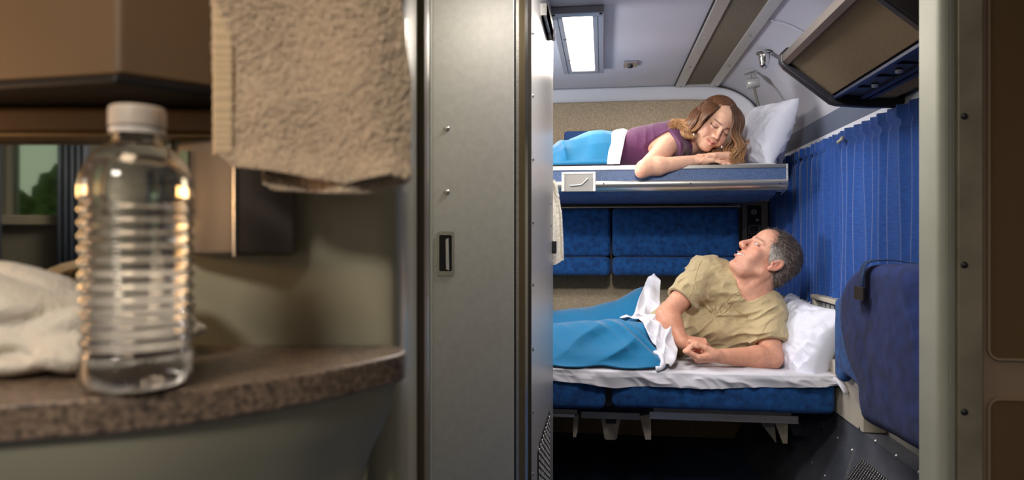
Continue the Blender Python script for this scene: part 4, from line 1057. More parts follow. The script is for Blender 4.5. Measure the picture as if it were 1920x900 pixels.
pillow('pillow', 'white pillow propped against the window ledge beside the man\'s arm', W(1507, 638, 2.80), (-0.30,0.95,0.08), (0.44,-0.02,0.88), 0.36, 0.32, 0.17, 3, amp=0.008)
pillow('pillow', 'white pillow behind the man\'s shoulder on the lower berth', W(1478, 612, 3.10), (0.55,0.1,0.50), (-0.2,0.95,0.1), 0.34, 0.42, 0.12, 5)
pillow('pillow', 'white pillow standing upright behind the woman\'s head', W(1431, 254, 3.12), (-0.28,0.95,0.08), (0.40,-0.04,0.90), 0.34, 0.31, 0.16, 7, amp=0.005)
pillow('pillow', 'second white pillow behind the upright one at the end of the upper berth', W(1438, 276, 3.30), (0.15,0,0.98), (-0.3,0.95,0), 0.20, 0.30, 0.09, 9)
# white towel hanging on the far side of the side panel
nx, nz = 60, 150; V = np.zeros((nx, nz, 3)); 
for i in range(nx):
    for j in range(nz):
        q = j/(nz-1); s = i/(nx-1); v = 492-(492-338)*q
        wd = np.interp(v, [338,350,400,450,492], [3,9,17,19,20])
        V[i, j] = W(1024+(12+wd)*s, v+5*math.sin(s*4)*(1-q), y1+0.05)
s_, q_ = np.meshgrid(np.linspace(0, 1, nx), np.linspace(0, 1, nz), indexing='ij')
V[..., 1] += 0.012*np.sin(s_*9+q_*3)+0.008*ridge(s_*3, q_*2, 0, 4)+0.002*vnoise(s_*20, q_*50, 0, 6)
t = meshobj('hanging_towel', V.reshape(-1, 3), gridfaces(nx, nz), M_towel, solid=0.006); tag(t, 'white towel hanging at the far edge of the steel side panel', 'towel')
hk = V[20, nz-1]; obj('loop', tube(BM(), [hk, hk+np.array([0,0,0.03]), np.array([XS-0.004, y1+0.03, hk[2]+0.03])], 0.003, 8), M_alu, t, smooth=True)
# ================================================================ PEOPLE
def npn(v): v = np.asarray(v, float); return v/np.linalg.norm(v)
def proj(V):
    t = V@DV; return 960+FPX*(V@RV)/t, 450-FPX*(V[:, 2]-CZ)/t, t
def surf(V, u, v, rad=4.0):            # nearest surface point of a mesh towards the camera along a direction
    uu, vv, t = proj(V); m = (uu-u)**2+(vv-v)**2 < rad*rad
    if not m.any(): m = (uu-u)**2+(vv-v)**2 < (rad*3)**2
    return V[m][np.argmin(t[m])]
class Head:
    def __init__(s, c, F, U, sc, low=1.0):
        s.c = np.asarray(c, float); s.B = basis(F, U); s.s = sc; s.low = low
    def P(s, p):
        p = np.array(p, float)
        if p[2] < -.03: p[2] = -.03+(p[2]+.03)*s.low
        return s.c+s.B@(p*s.s)
    def ell(s, c, r, R=None): 
        B = s.B if R is None else s.B@R
        return ell(s.P(c), np.asarray(r)*s.s, B)
    def cap(s, a, b, r1, r2=None): return cap(s.P(a), s.P(b), r1*s.s, None if r2 is None else r2*s.s)
    def loc(s, V):
        L = ((V-s.c)@s.B)/s.s; z = L[:, 2]; L[:, 2] = np.where(z < -.03, -.03+(z+.03)/s.low, z); return L
def build_head(F_, H, man):
    A = lambda *a, k=0.012: F_.add(a[0], k*H.s)
    A(H.ell((0,-.010,.046), (.075,.096,.080)))
    A(H.ell((0,.030,-.012), (.060,.062,.088)), k=.02)
    A(H.ell((0,.046,.058), (.058,.048,.046)), k=.02)
    jw = .052 if man else .045
    for s in (1, -1):
        A(H.cap((s*jw,.000,-.050), (s*.016,.070,-.094), .020, .017), k=.02)
        A(H.ell((s*.042,.060,-.014), (.023,.022,.020)), k=.015)
        A(H.ell((s*.036,.058,-.045), (.022,.024,.022)), k=.02)
        A(H.cap((s*.010,.090,.031), (s*.044,.072,.030), .009 if man else .006, .006), k=.012)
    A(H.ell((0,.078,-.096), (.020,.016,.016)), k=.015)
    A(H.ell((0,.080,-.055), (.030,.018,.024)), k=.012)
    if man: A(H.cap((-.03,.045,-.092), (.03,.045,-.092), .022), k=.025)
    for s in (1, -1):
        F_.sub(H.ell((s*.031,.098,.014), (.019,.013,.012) if man else (.019,.010,.012)), .010*H.s)
        F_.add(H.ell((s*.031,.0775,.013), (.0145,.0138,.0138) if man else (.0165,.0155,.0150)), .003)
        if not man: F_.add(H.ell((s*.040,.060,-.030), (.026,.026,.026)), .02)
        F_.add(H.cap((s*.016,.089,.020), (s*.044,.080,.018), .0030, .0026), .003)      # lid fold
    nw = .0115 if man else .0080
    F_.add(H.cap((0,.091,.026), (0,.111 if man else .105,-.012), .0065, nw*.85), .010*H.s)
    F_.add(H.ell((0,.113 if man else .1085,-.020 if man else -.018), (nw*1.05,.012,.0105) if man else (.0088,.0105,.0090)), .006*H.s)
    for s in (1, -1):
        F_.add(H.ell((s*.0125,.102,-.0245), (.0085,.011,.0085)) if man else H.ell((s*.0105,.099,-.0215), (.0065,.010,.0065)), .009*H.s)
        F_.sub(H.ell((s*.0065,.112,-.0325), (.0038,.0045,.004)), .002)
        # nasolabial fold
        F_.sub(H.cap((s*.020,.098,-.024), (s*.037,.086,-.050), .0025 if man else .0010, .0020 if man else .001), .008*H.s)
    # lips
    for s in (1, -1):
        F_.add(H.cap((0,.1005,-.0525), (s*.023,.088,-.0490), .0048, .0018), .004*H.s)
        F_.add(H.cap((0,.0990,-.0630 if not man else -.0655), (s*.020,.088,-.0540), .0056, .0020), .005*H.s)
    if man:
        for q in (1, -1): F_.sub(H.cap((0,.101,-.0590), (q*.029,.083,-.0495), .0060, .0036), .0015)
        F_.add(H.ell((0,.077,-.0560), (.027,.0215,.0085)), .0008)
    else:
        for s in (1, -1): F_.sub(H.cap((0,.107,-.0575), (s*.027,.091,-.0505), .0016, .0010), .0025)
    # ears
    for s in (1, -1):
        a = 0.25; R = np.array([[math.cos(s*a),-math.sin(s*a),0],[math.sin(s*a),math.cos(s*a),0],[0,0,1.0]])
        R2 = np.array([[1,0,0],[0,math.cos(.2),-math.sin(.2)],[0,math.sin(.2),math.cos(.2)]])
        F_.add(H.ell((s*.080,-.014,.004), (.0075,.0185,.030), R@R2), .004)
        F_.add(H.ell((s*.077,-.004,-.022), (.006,.009,.010)), .005)
        F_.sub(H.ell((s*.0885,-.011,.004), (.0085,.0105,.020), R@R2), .002)
        F_.add(H.cap((s*.080,-.010,.016), (s*.081,-.012,-.012), .0032, .003), .003)
        F_.add(H.ell((s*.078,.004,-.002), (.005,.005,.008)), .004)
def head_colour(V, col, H, man):
    L = H.loc(V); x, y, z = L.T; ax = np.abs(x)
    near = (np.abs(L).max(1) < .17)
    g = lambda cx, cy, cz, r: np.exp(-((ax-cx)**2+(y-cy)**2+(z-cz)**2)/(r*r))
    def mix(mask, c):
        c = np.array(lin(c)); m = np.clip(mask, 0, 1)[:, None]*near[:, None]
        col[:] = col*(1-m)+c*m
    mix(0.42*g(.042,.075,-.015,.022), (226,138,118) if man else (236,142,128))
    mix(0.40*g(0,.115,-.020,.014), (218,130,112)); mix(.45*g(.08,-.01,.0,.03), (216,124,108))
    if man: mix(0.30*np.clip(g(.03,.07,-.075,.045)+g(0,.09,-.045,.015), 0, 1), (176,136,122))
    zm = (-.0575 if not man else -.0585)+(9.5 if man else 11.0)*x*x
    lip = (np.exp(-((z-zm)/.0085)**4))*(ax < .026)*(y > .080)
    mix(lip*0.75*np.clip((.027-ax)/.006, 0, 1), (188,104,96) if man else (196,98,98))
    if man:
        inside = (ax < .027)*(y > .066)*(((x/.0265)**2+((y-.077)/.0213)**2) < 1.05)*(np.abs(z-zm-.0005) < .0066)
        mix(inside*1.0, (238,232,222))
        
        mix(np.exp(-((ax-.029)**2+(z-zm)**2)/.004**2)*(y > .06)*.7, (120,66,60))
    else:
        mix(np.exp(-((z-zm)/.0016)**2)*(ax < .027)*(y > .084)*0.8, (130,56,58))
    # brows
    bz = .031+.10*(ax-.012)-2.2*(ax-.030)**2*(ax > .03)
    mix(np.exp(-((z-bz-.001)/(.0042 if man else .0034))**2)*(ax > .011)*(ax < .050)*(y > .055)*(.70 if man else .85), (120,98,86) if man else (104,66,48))
    # eyes
    ex, ez = ax-.031, z-.013
    if man:
        ap = (ex/.0130)**2+((ez+.001)/.0034)**2 < 1
        mix((ap & (y > .07))*1.0, (236,232,228))
        mix((((ex+.001*0)**2+(ez-.0012)**2 < .0052**2) & ap & (y > .07))*1.0, (92,112,124))
        mix((((ex)**2+(ez-.0012)**2 < .0024**2) & ap & (y > .07))*1.0, (20,18,20))
        rim = np.abs(np.sqrt((ex/.0142)**2+((ez+.001)/.0044)**2)-1)
        mix(np.exp(-(rim/.16)**2)*(y > .06)*.65, (120,72,60))
    else:
        lash = ez+.0042-.0045*(1-(ex/.0155)**2)*-1
        mix(np.exp(-((ez+.0048-14*ex*ex)/.0026)**2)*(np.abs(ex) < .0180)*(y > .060), (34,20,18))
        mix(np.exp(-((ez-.0005)/.004)**2)*(np.abs(ex) < .014)*(y > .07)*.45, (190,138,126))
        mix(np.exp(-((ez-.0060+9*ex*ex)/.0012)**2)*(np.abs(ex) < .016)*(y > .065)*.5, (140,92,80))
def hand(F_, w, F, N, side, curls, s=1.0, spread=0.03, thumb=(0.5, 0.3, 20, 25), fl=None):
    """w wrist, F finger direction, N palm normal; side 'L' or 'R'; curls = per finger (mcp, pip, dip) degrees"""
    F = npn(F); N = np.asarray(N, float); N = npn(N-F*(N@F)); T = np.cross(N, F) if side == 'L' else np.cross(F, N)
    w = np.asarray(w, float)
    kn = [(.086,.027),(.090,.009),(.085,-.009),(.076,-.025)]
    ln = [(.044,.026,.021),(.048,.030,.022),(.045,.028,.022),(.035,.021,.019)]
    rr = [.0092,.0094,.0090,.0080]
    for (d, l), r in zip(kn, rr):
        F_.add(cap(w+s*(F*.012+T*l*.55), w+s*(F*d+T*l-N*.002), .0150*s, .0118*s), .012*s)
    F_.add(ell(w+s*(F*.045+N*.004), (.026*s,.018*s,.030*s), np.stack([T, N, F], 1)), .012*s)
    tips = []
    for (d, l), L3, r, cu in zip(kn, ln, rr, curls):
        p = w+s*(F*d+T*l-N*.002); a = 0; sp = l*spread/.009*1.0
        for k in range(3):
            a += math.radians(cu[k])
            dv = npn(F*math.cos(a)+N*math.sin(a)+T*(sp if k == 0 and False else sp*max(0, math.cos(a))))
            q = p+dv*L3[k]*s
            F_.add(cap(p, q, r*s*(1.0-.07*k)*1.04, r*s*(1.0-.07*(k+1))), .0032*s)
            F_.add(ell(p, r*s*(1.07-.06*k)), .003*s)
            p = q
        tips.append(p)
    to, tn, t1, t2 = thumb
    p = w+s*(F*.022+T*.022+N*.006); dv = npn(T*to+F*(1-to*.4)+N*tn)
    q = p+dv*.042*s; F_.add(cap(p, q, .0165*s, .0125*s), .012*s); p = q
    dv = npn(dv*math.cos(math.radians(t1))+(F*.4-T*.5+N*.2)*math.sin(math.radians(t1)))
    q = p+dv*.034*s; F_.add(cap(p, q, .0118*s, .0102*s), .004*s); p = q
    dv = npn(dv*math.cos(math.radians(t2))+(F*.3-T*.8+N*.2)*math.sin(math.radians(t2)))
    q = p+dv*.026*s; F_.add(cap(p, q, .0104*s, .0085*s), .003*s)
    tips.append(q)
    return tips
def strands(V, F, seeds, length, wdt, dirfun, colfun, curl=0.3, seg=3):
    fc = V[F].mean(1); fn = np.cross(V[F[:, 1]]-V[F[:, 0]], V[F[:, 2]]-V[F[:, 0]]); fn /= np.linalg.norm(fn, axis=1, keepdims=True)+1e-12
    idx = rng.randint(0, len(F), seeds); P = fc[idx]; N = fn[idx]
    D = dirfun(P, N); D = D+rng.normal(0, curl, D.shape); D /= np.linalg.norm(D, axis=1, keepdims=True)
    D2 = D*0.85-N*0.35*0+N*0.15
    L = length*(0.6+0.8*rng.rand(seeds, 1)); S = np.cross(D, N); S /= np.linalg.norm(S, axis=1, keepdims=True)+1e-9
    a = P-N*0.001-S*wdt/2; b = P-N*0.001+S*wdt/2; m = P+D*L*.5+N*L*.12; c = P+D*L+N*L*.10
    VV = np.stack([a, b, m+S*wdt*.4, m-S*wdt*.4, c], 1).reshape(-1, 3); k = np.arange(seeds)*5
    FF = [tuple(x) for x in np.stack([k, k+1, k+2, k+3], 1)]+[tuple(x) for x in np.stack([k+3, k+2, k+4], 1)]
    col = np.repeat(colfun(P), 5, axis=0); return VV, FF, col
# ---------------------------------------------------------------- MAN
HM = Head(W(1436, 489, 2.85), (-.69,-.16,.70), (.70,.03,.70), 1.04)
mSR = W(1324, 510, 2.93); mSL = W(1436, 584, 2.86); mEL = W(1447, 671, 2.745); mWL = W(1352, 668, 2.680)
mER = W(1250, 590, 2.815); mWR = W(1277, 640, 2.750); mNB = W(1404, 556, 2.895)
Fm = Field((.06,2.56,.575), (.90,3.20,1.20), 0.0021)
build_head(Fm, HM, True)
Fm.add(cap(HM.P((0,-.030,-.040)), mNB, .060, .066), .025)
Fm.add(cap(HM.P((0,.035,-.075)), mNB+np.array([-.03,-.02,0.0]), .030, .045), .03)
Fm.add(cap(HM.P((.055,-.02,-.045)), mNB+np.array([-.055,-.035,-.0]), .012, .012), .015)
torso = [(W(1342,540,2.97), W(1420,592,2.93), .100, .100), (W(1310,590,2.99), W(1385,622,2.93), .095, .085), (W(1285,605,3.0), W(1340,628,2.95), .095, .080), (W(1238,616,3.05), W(1262,628,2.98), .085, .080), (mSR, mNB, .055, .060), (mSL, mNB, .060, .060)]
for a, b, r1, r2 in torso: Fm.add(cap(a, b, r1, r2), .04)
def arm(F_, s, e, w, rs, re, rf, rw, k=.02):
    F_.add(cap(s, e, rs, re), k); m = e+(w-e)*.28
    F_.add(cap(e, m, re*.98, rf), k); F_.add(cap(m, w, rf, rw), k)
arm(Fm, mSR, mER, mWR, .053, .040, .0425, .029); arm(Fm, mSL, mEL, mWL, .058, .040, .043, .028)
hand(Fm, mWL, (-1,-.12,-.10), (0,.38,.92), 'L', [(34,100,62),(40,102,62),(48,102,60),(56,100,60)], 1.04, .02, (0.15,.62,14,22))
hand(Fm, mWR, (.97,-.03,-.16), (-.10,.50,-.86), 'R', [(50,74,45),(54,76,45),(58,76,45),(60,76,45)], 1.02, .03, (0.35,.3,15,20))
V, F = Fm.mesh(); del Fm
col = np.tile(np.array(lin((222,168,144))), (len(V), 1)).astype(np.float32)
nz = fbm(V[:,0]*28, V[:,1]*28, V[:,2]*28, 3)[:, None]
col *= 1+0.06*nz
armm = np.exp(-np.minimum(np.linalg.norm(V-(mER+mWR)/2, axis=1), np.linalg.norm(V-(mEL+mWL)/2, axis=1))**2/.13**2)[:, None]
col = col*(1-.45*armm)+np.array(lin((198,132,102)))*.45*armm
for q in (mWL+np.array([-.11,0,0]), mWR+np.array([.07,0,-.02])):
    m = np.exp(-np.linalg.norm(V-q, axis=1)**2/.035**2)[:, None]*.35; col = col*(1-m)+np.array(lin((222,140,120)))*m
head_colour(V, col, HM, True)
# coarse hidden lower body joined on
Fl = Field((-.95,2.75,.575), (.30,3.35,.90), .01)
for a, b, r1, r2 in ((W(1238,616,3.05),(.13,3.06,.68),.085,.08),((.13,3.12,.69),(-.25,3.14,.645),.070,.050),((-.25,3.14,.655),(-.80,3.14,.64),.055,.035),((.12,2.98,.65),(-.25,2.89,.63),.062,.045),((-.25,2.89,.63),(-.80,3.0,.63),.05,.035),((-.80,3.14,.64),(-.84,3.05,.64),.035,.025),((-.80,3.0,.63),(-.84,2.92,.63),.035,.025)):
    Fl.add(cap(a, b, r1, r2), .03)
V2, F2 = Fl.mesh(); man = meshobj('person', np.vstack([V, V2]), np.vstack([F, F2+len(V)]), M_skin, col=np.vstack([col, np.tile(col.mean(0), (len(V2), 1))]))
tag(man, 'grey-haired person in khaki short-sleeved shirt reclining on the lower berth, smiling and looking up', 'person')
# hair
def hairfront(z): return np.interp(z, [-.07,-.018,-.010,.004,.03,.050,.075,.10,.13], [-.028,-.028,.006,.024,.042,.055,.073,.076,.076])
Fh = Field(HM.c-.16, HM.c+.16, .0022)
Fh.add(HM.ell((0,-.012,.046), (.0805,.1015,.086)), 0); Fh.add(HM.ell((0,-.050,-.010), (.062,.054,.055)), .02); 
def hcut(x, y, z, a):
    L = HM.loc(np.stack([x, y, z], 1)); n = .0022*vnoise(x*160, y*160, z*160, 5)
    hf = hairfront(L[:, 2])
    return np.maximum(a+n, np.maximum((L[:, 1]-hf)*.8*HM.s, (-.062-L[:, 2])*HM.s))-a
Fh.each(hcut, 0.2)
Vh, Fq = Fh.mesh()
def mhair_col(P):
    L = HM.loc(P); g = np.clip((.060-L[:, 2])/.05, 0, 1)*np.clip((L[:, 1]+.03)/.045, 0, 1); k = rng.rand(len(P))
    dark = np.array(lin((74,66,62))); mid = np.array(lin((142,126,114))); wh = np.array(lin((214,208,206)))
    c = dark*(1-.5*k[:, None])+mid*(.5*k[:, None]); w = np.clip(g*.9+(k > .82)*.45, 0, 1)[:, None]; return c*(1-w)+wh*w
base_c = mhair_col(Vh)*.75
dirf = lambda P, N: (lambda d: d-N*(d*N).sum(1, keepdims=True)+N*.10)(np.tile(-HM.B[:, 1]*.8-HM.B[:, 2]*.45, (len(P), 1)))
Vs, Fs, Cs = strands(Vh, Fq, 17000, .017, .0009, dirf, mhair_col, .16)
hair = meshobj('hair', np.vstack([Vh, Vs]), [tuple(f) for f in Fq.tolist()]+[tuple(int(q)+len(Vh) for q in f) for f in Fs], M_hair, man, col=np.vstack([base_c, Cs]))
# shirt
Fs_ = Field((.14,2.58,.578), (.92,3.22,1.12), .0026)
for a, b, r1, r2 in torso[:4]: Fs_.add(cap(a, b, r1+.014, r2+.014), .045)
for a, b, r1, r2 in torso[4:]: Fs_.add(cap(a, b, r1+.010, r2+.006), .04)
hR = mSR+(mER-mSR)*.66; hL = mSL+(mEL-mSL)*.72
Fs_.add(cap(mSR, hR, .066, .061), .03); Fs_.add(cap(mSL, hL+np.array([.0,0,.0]), .072, .066), .03)
Fs_.add(ell(W(1352,618,2.87), (.11,.05,.055)), .03)
P0 = W(1338, 592, 2.86)
def wrinkle(x, y, z, a):
    dx, dz = x-P0[0], z-P0[2]; r = np.hypot(dx, dz); th = np.arctan2(dz, dx)
    up = 1/(1+np.exp(-(dz*1.0+dx*.35)*50))
    wx = x+.02*vnoise(x*9, z*9, y*5, 71); wz = z+.02*vnoise(x*9+5, z*9, y*5, 72)
    fan = ridge(th*2.6+vnoise(x*10, z*10, 0, 73)*.5, r*5, y*2, 74)*np.exp(-(r/.16)**2)*np.clip(r/.02, 0, 1)
    s = wx*.92+wz*.38; q = -wx*.38+wz*.92+.8*(wx-P0[0])**2
    lng = ridge(s*5.0, q*26, y*4, 75); fine = ridge(wx*16+wz*12, wz*30-wx*16, y*14, 76)
    sh = lambda n: np.sign(n)*np.abs(n)**.8
    return -(.0125*sh(fan)*up+.0120*sh(lng)*(1-up*.6)+.0050*fine+.0008*vnoise(x*90, y*90, z*90, 77))
Fs_.each(wrinkle, .03)
Fs_.sub(cap(hR-(mER-mSR)*.25, mER+(mER-mSR)*.3, .0515, .049), .002); Fs_.sub(cap(hL-(mEL-mSL)*.25, mEL+(mEL-mSL)*.3, .052, .050), .002)
nd = npn(HM.P((0,-.02,-.05))-mNB)
Fs_.sub(cap(mNB+nd*.035-np.array([.014,.012,0]), mNB+nd*.20, .069, .085), .004)
def cutcyl(F_, p, n, rad, k=0):         # trim only close to a limb
    c = np.asarray(p)+np.asarray(n)*rad*.6; F_.sub(ell(c+np.asarray(n)*0, 1e-3), 0)
for h_, d_, rr_ in ((hR, npn(mER-mSR), .085), (hL, npn(mEL-mSL), .09)):
    c = h_+d_*.0
    def f(X, Y, Z, c=c, d_=d_, rr_=rr_):
        ax_ = (X-c[0])*d_[0]+(Y-c[1])*d_[1]+(Z-c[2])*d_[2]
        rd = np.sqrt(np.maximum((X-c[0])**2+(Y-c[1])**2+(Z-c[2])**2-ax_**2, 0))
        return np.maximum(np.maximum(-ax_, ax_-.12), rd-rr_)
    Fs_.sub((c+d_*.06, .12, f), .002)
Vk, Fk = Fs_.mesh(); shirt = meshobj('shirt', Vk, Fk, M_khaki, man)
def ringtube(name, c, n, r, tr, m, parent, flat=(1,1), jit=0.0):
    x, y, d = frame_of(n); pts = [np.asarray(c)+r*(x*math.cos(a)*flat[0]+y*math.sin(a)*flat[1])+d*jit*math.sin(3*a) for a in np.linspace(0, 2*PI, 49)]
    return obj(name, tube(BM(), pts, tr, 8, cap=False), m, parent, smooth=True)
def seam(name, pix, m, r=.0011, lift=.0006):
    pts = []
    for u, v in spline([(a, b, 0) for a, b in pix], 26)[:, :2]:
        p = surf(Vk, u, v, 3.0); pts.append(p-npn(p-np.array([0,0,CZ]))*lift)
    pts = np.array(pts)
    for _ in range(3): pts[1:-1] = (pts[:-2]+pts[1:-1]*2+pts[2:])/4
    return obj(name, tube(BM(), pts, r, 6), m, shirt, smooth=True)
M_stitch = mat('khaki_stitch', (166,146,108), 0.8)
seam('placket_seam', [(1383,546),(1368,557),(1352,573),(1338,590)], M_stitch); seam('placket_seam', [(1392,553),(1378,564),(1362,580),(1345,594)], M_stitch)
seam('pocket_seam', [(1378,582),(1388,587),(1399,596)], M_stitch, .0018); seam('sleeve_seam', [(1478,575),(1455,588),(1436,605),(1424,628),(1412,645)], M_stitch, .0009)
seam('sleeve_seam', [(1318,478),(1308,500),(1300,530),(1294,556)], M_stitch, .0009)
for u, v in ((1382,553),(1365,564),(1350,581)):
    p = surf(Vk, u, v, 3.0); n_ = -npn(p-np.array([0,0,CZ])); 
    obj('button', lathe(BM(), [(0,.0022),(.0035,.0024),(.0052,.0030),(.0060,.0018),(.0060,-.001)], p, axis=n_, n=16), M_btn, shirt, smooth='auto')
# ---------------------------------------------------------------- WOMAN
mide = W(1350, 244.5, 2.925)
wr_ = npn((-.80,-.42,.43)); wU = np.array([.53,-.35,.77]); wU = npn(wU-wr_*(wU@wr_)); wF = np.cross(wU, wr_)
SW = .965
HW = Head(mide-SW*(wF*.092+wU*.013)+np.array([.003,0,.002]), wF, wU, SW, .84)
wSR = W(1264, 266, 3.03); wEL = W(1208, 316, 2.862); wWR = W(1303, 301, 2.925); wNB = W(1296, 262, 3.10); wSL = W(1292, 262, 3.24)
wWL = W(1366, 295, 2.955); wELL = W(1384, 300, 3.20)+np.array([0,0,.01])
Fw = Field((.02,2.80,1.32), (.74,3.36,1.76), .0021)
build_head(Fw, HW, False)
Fw.add(cap(HW.P((0,-.030,-.045)), wNB, .047, .052), .03); Fw.add(cap(HW.P((0,.025,-.07)), wNB+np.array([.01,-.04,-.03]), .03, .03), .03)
wtorso = [(W(1262,264,3.06), W(1268,264,3.20), .082, .082), (W(1222,272,3.08), W(1225,272,3.22), .084, .084), (W(1188,278,3.08), W(1188,278,3.22), .076, .076), (W(1130,284,3.10), W(1130,284,3.26), .078, .078), (wSR, wNB, .046, .05), (wSL, wNB, .046, .05)]
for a, b, r1, r2 in wtorso: Fw.add(cap(a, b, r1, r2), .04)
arm(Fw, wSR+np.array([-.01,-.01,-.005]), wEL, wWR, .045, .033, .0355, .0225, k=.015); Fw.add(ell(W(1201,324,2.862), .019), .02)
arm(Fw, wSL, wELL, wWL, .044, .036, .034, .024, k=.015)
flat = [(8,12,8),(6,10,8),(8,12,8),(12,14,10)]
hand(Fw, wWR+np.array([0,0,-.002]), (1,.05,-.03), (0.03,.05,-1), 'R', flat, .88, .02, (0.7,.15,10,10))
hand(Fw, wWL+np.array([0,0,.006]), (-1,-.20,.0), (-.05,.12,-1), 'L', [(5,14,8),(4,12,8),(6,14,10),(12,18,10)], .90, .05, (0.7,.15,10,10))
V, F = Fw.mesh(); del Fw
col = np.tile(np.array(lin((236,190,164))), (len(V), 1)).astype(np.float32); col *= 1+0.035*fbm(V[:,0]*28, V[:,1]*28, V[:,2]*28, 3)[:, None]
m = np.exp(-np.linalg.norm(V-(wEL+np.array([-.02,-.02,-.02])), axis=1)**2/.04**2)[:, None]*.4; col = col*(1-m)+np.array(lin((226,140,112)))*m
head_colour(V, col, HW, False)
Fl = Field((-.95,2.95,1.385), (.30,3.45,1.58), .01)
for a, b, r1, r2 in ((W(1130,284,3.10),(.05,3.26,1.46),.070,.070),((.06,3.24,1.46),(-.35,3.26,1.435),.06,.035),((-.35,3.26,1.445),(-.85,3.26,1.43),.045,.03),((.06,3.12,1.45),(-.35,3.16,1.435),.055,.035),((-.35,3.14,1.44),(-.85,3.16,1.43),.043,.03)):
    Fl.add(cap(a, b, r1, r2), .03)
V2, F2 = Fl.mesh(); woman = meshobj('person', np.vstack([V, V2]), np.vstack([F, F2+len(V)]), M_skin, col=np.vstack([col, np.tile(col.mean(0), (len(V2), 1))]))
tag(woman, 'long-haired person in plum shirt lying on the upper berth, chin over folded hands, looking down', 'person')
VW = V
# shirt
Fp = Field((.05,2.92,1.385), (.58,3.36,1.66), .0026)
for a, b, r1, r2 in wtorso[:4]: Fp.add(cap(a, b, r1+.007, r2+.007), .045)
for a, b, r1, r2 in wtorso[4:]: Fp.add(cap(a, b, r1+.007, r2+.004), .04)
ad = npn(np.array([-.86,-.45,-.22])); hW = W(1264, 277, 2.975)
Fp.add(cap(wSR, hW+ad*.01, .056, .052), .02)
def wrk(x, y, z, a):
    q = (x+.35*z); return -(.0040*ridge(q*24, z*7, y*5, 81)*np.clip((1.53-z)/.08, .15, 1)+.0020*ridge(x*30, z*18, y*12, 82))
Fp.each(wrk, .03)
Fp.cutplane((0,0,1.3862), (0,0,-1))
Fp.sub(cap(wSR+(wEL-wSR)*.12, wEL, .0485, .042), .002)
def f(X, Y, Z, c=hW, d_=ad, rr_=.075):
    ax_ = (X-c[0])*d_[0]+(Y-c[1])*d_[1]+(Z-c[2])*d_[2]
    rd = np.sqrt(np.maximum((X-c[0])**2+(Y-c[1])**2+(Z-c[2])**2-ax_**2, 0)); return np.maximum(np.maximum(-ax_, ax_-.10), rd-rr_)
Fp.sub((hW+ad*.05, .10, f), .002)
wnd = npn(HW.P((0,-.02,-.05))-wNB)
Fp.sub(cap(wNB+wnd*.018+np.array([.012,-.015,-.02]), wNB+wnd*.2, .058, .075), .004)
Vp, Fpq = Fp.mesh(); blouse = meshobj('shirt', Vp, Fpq, M_purple, woman)
# hair: cap plus locks
Fh = Field(HW.c-.16, HW.c+.16, .0022)
Fh.add(HW.ell((0,-.014,.046), (.081,.100,.087)), 0); Fh.add(HW.ell((0,-.060,-.020), (.070,.060,.070)), .03)
def wcut(x, y, z, a):
    L = HW.loc(np.stack([x, y, z], 1)); ax_ = np.abs(L[:, 0])
    hf = np.interp(L[:, 2], [-.12,-.02,.02,.05,.08,.095,.13], [-.01,.00,.018,.036,.050,.064,.08])+ax_*.15
    part = .006*np.exp(-(L[:, 0]/.004)**2)*(L[:, 1] > -.02)
    groove = .0022*np.sin(np.arctan2(L[:, 1], L[:, 2]-.03)*0+ (L[:, 1]*520+vnoise(x*60, y*60, z*60, 4)*2))
    return np.maximum(a+part+groove*.7, (L[:, 1]-hf)*.8)-a
Fh.each(wcut, .2)
Vh, Fq = Fh.mesh()
LV, LF, LC = [Vh], [tuple(f) for f in Fq.tolist()], []
c_root = np.array(lin((92,64,48))); c_mid = np.array(lin((152,106,72))); c_tip = np.array(lin((208,162,112)))
k = rng.rand(len(Vh), 1); nz = vnoise(Vh[:,0]*25, Vh[:,1]*170, Vh[:,2]*25, 9)[:, None]
LC.append((c_root*(.8+.3*nz)+c_mid*.25).clip(0, 1)); off = len(Vh)
def lock(pts, r0, tone, n=26, m=6, wave=0.004, ph=0.0, freq=2.2):
    global off
    S = spline(pts, n); bm_r = []
    d = np.gradient(S, axis=0); d /= np.linalg.norm(d, axis=1, keepdims=True)+1e-9
    vw = DV; side = np.cross(d, vw); side /= np.linalg.norm(side, axis=1, keepdims=True)+1e-9
    up = np.cross(side, d)
    q = np.linspace(0, 1, n)[:, None]
    S = S+side*wave*np.sin(q*freq*2*PI+ph)*np.clip(q*2-.3, 0, 1)+up*wave*.6*np.cos(q*freq*2*PI+ph)*np.clip(q*2-.3, 0, 1)
    r = r0*np.clip(np.sin(np.clip(q*1.05+.10, 0, 1)*PI)**.5, .12, 1)*(1-.35*q)
    ang = np.linspace(0, 2*PI, m, endpoint=False)
    V_ = (S[:, None, :]+r[:, None, :]*(side[:, None, :]*np.cos(ang)[None, :, None]*1.5+up[:, None, :]*np.sin(ang)[None, :, None]*.75)).reshape(-1, 3)
    for i in range(n-1):
        for j in range(m): LF.append((off+i*m+j, off+i*m+(j+1) % m, off+(i+1)*m+(j+1) % m, off+(i+1)*m+j))
    t = np.clip(q*1.1-.1, 0, 1); c = c_root*(1-t)+c_mid*t; t2 = np.clip(q*1.8-.8, 0, 1)
    c = c*(1-t2)+c_tip*t2; c = c*tone
    LV.append(V_); LC.append(np.repeat(c, m, axis=0)); off += len(V_)
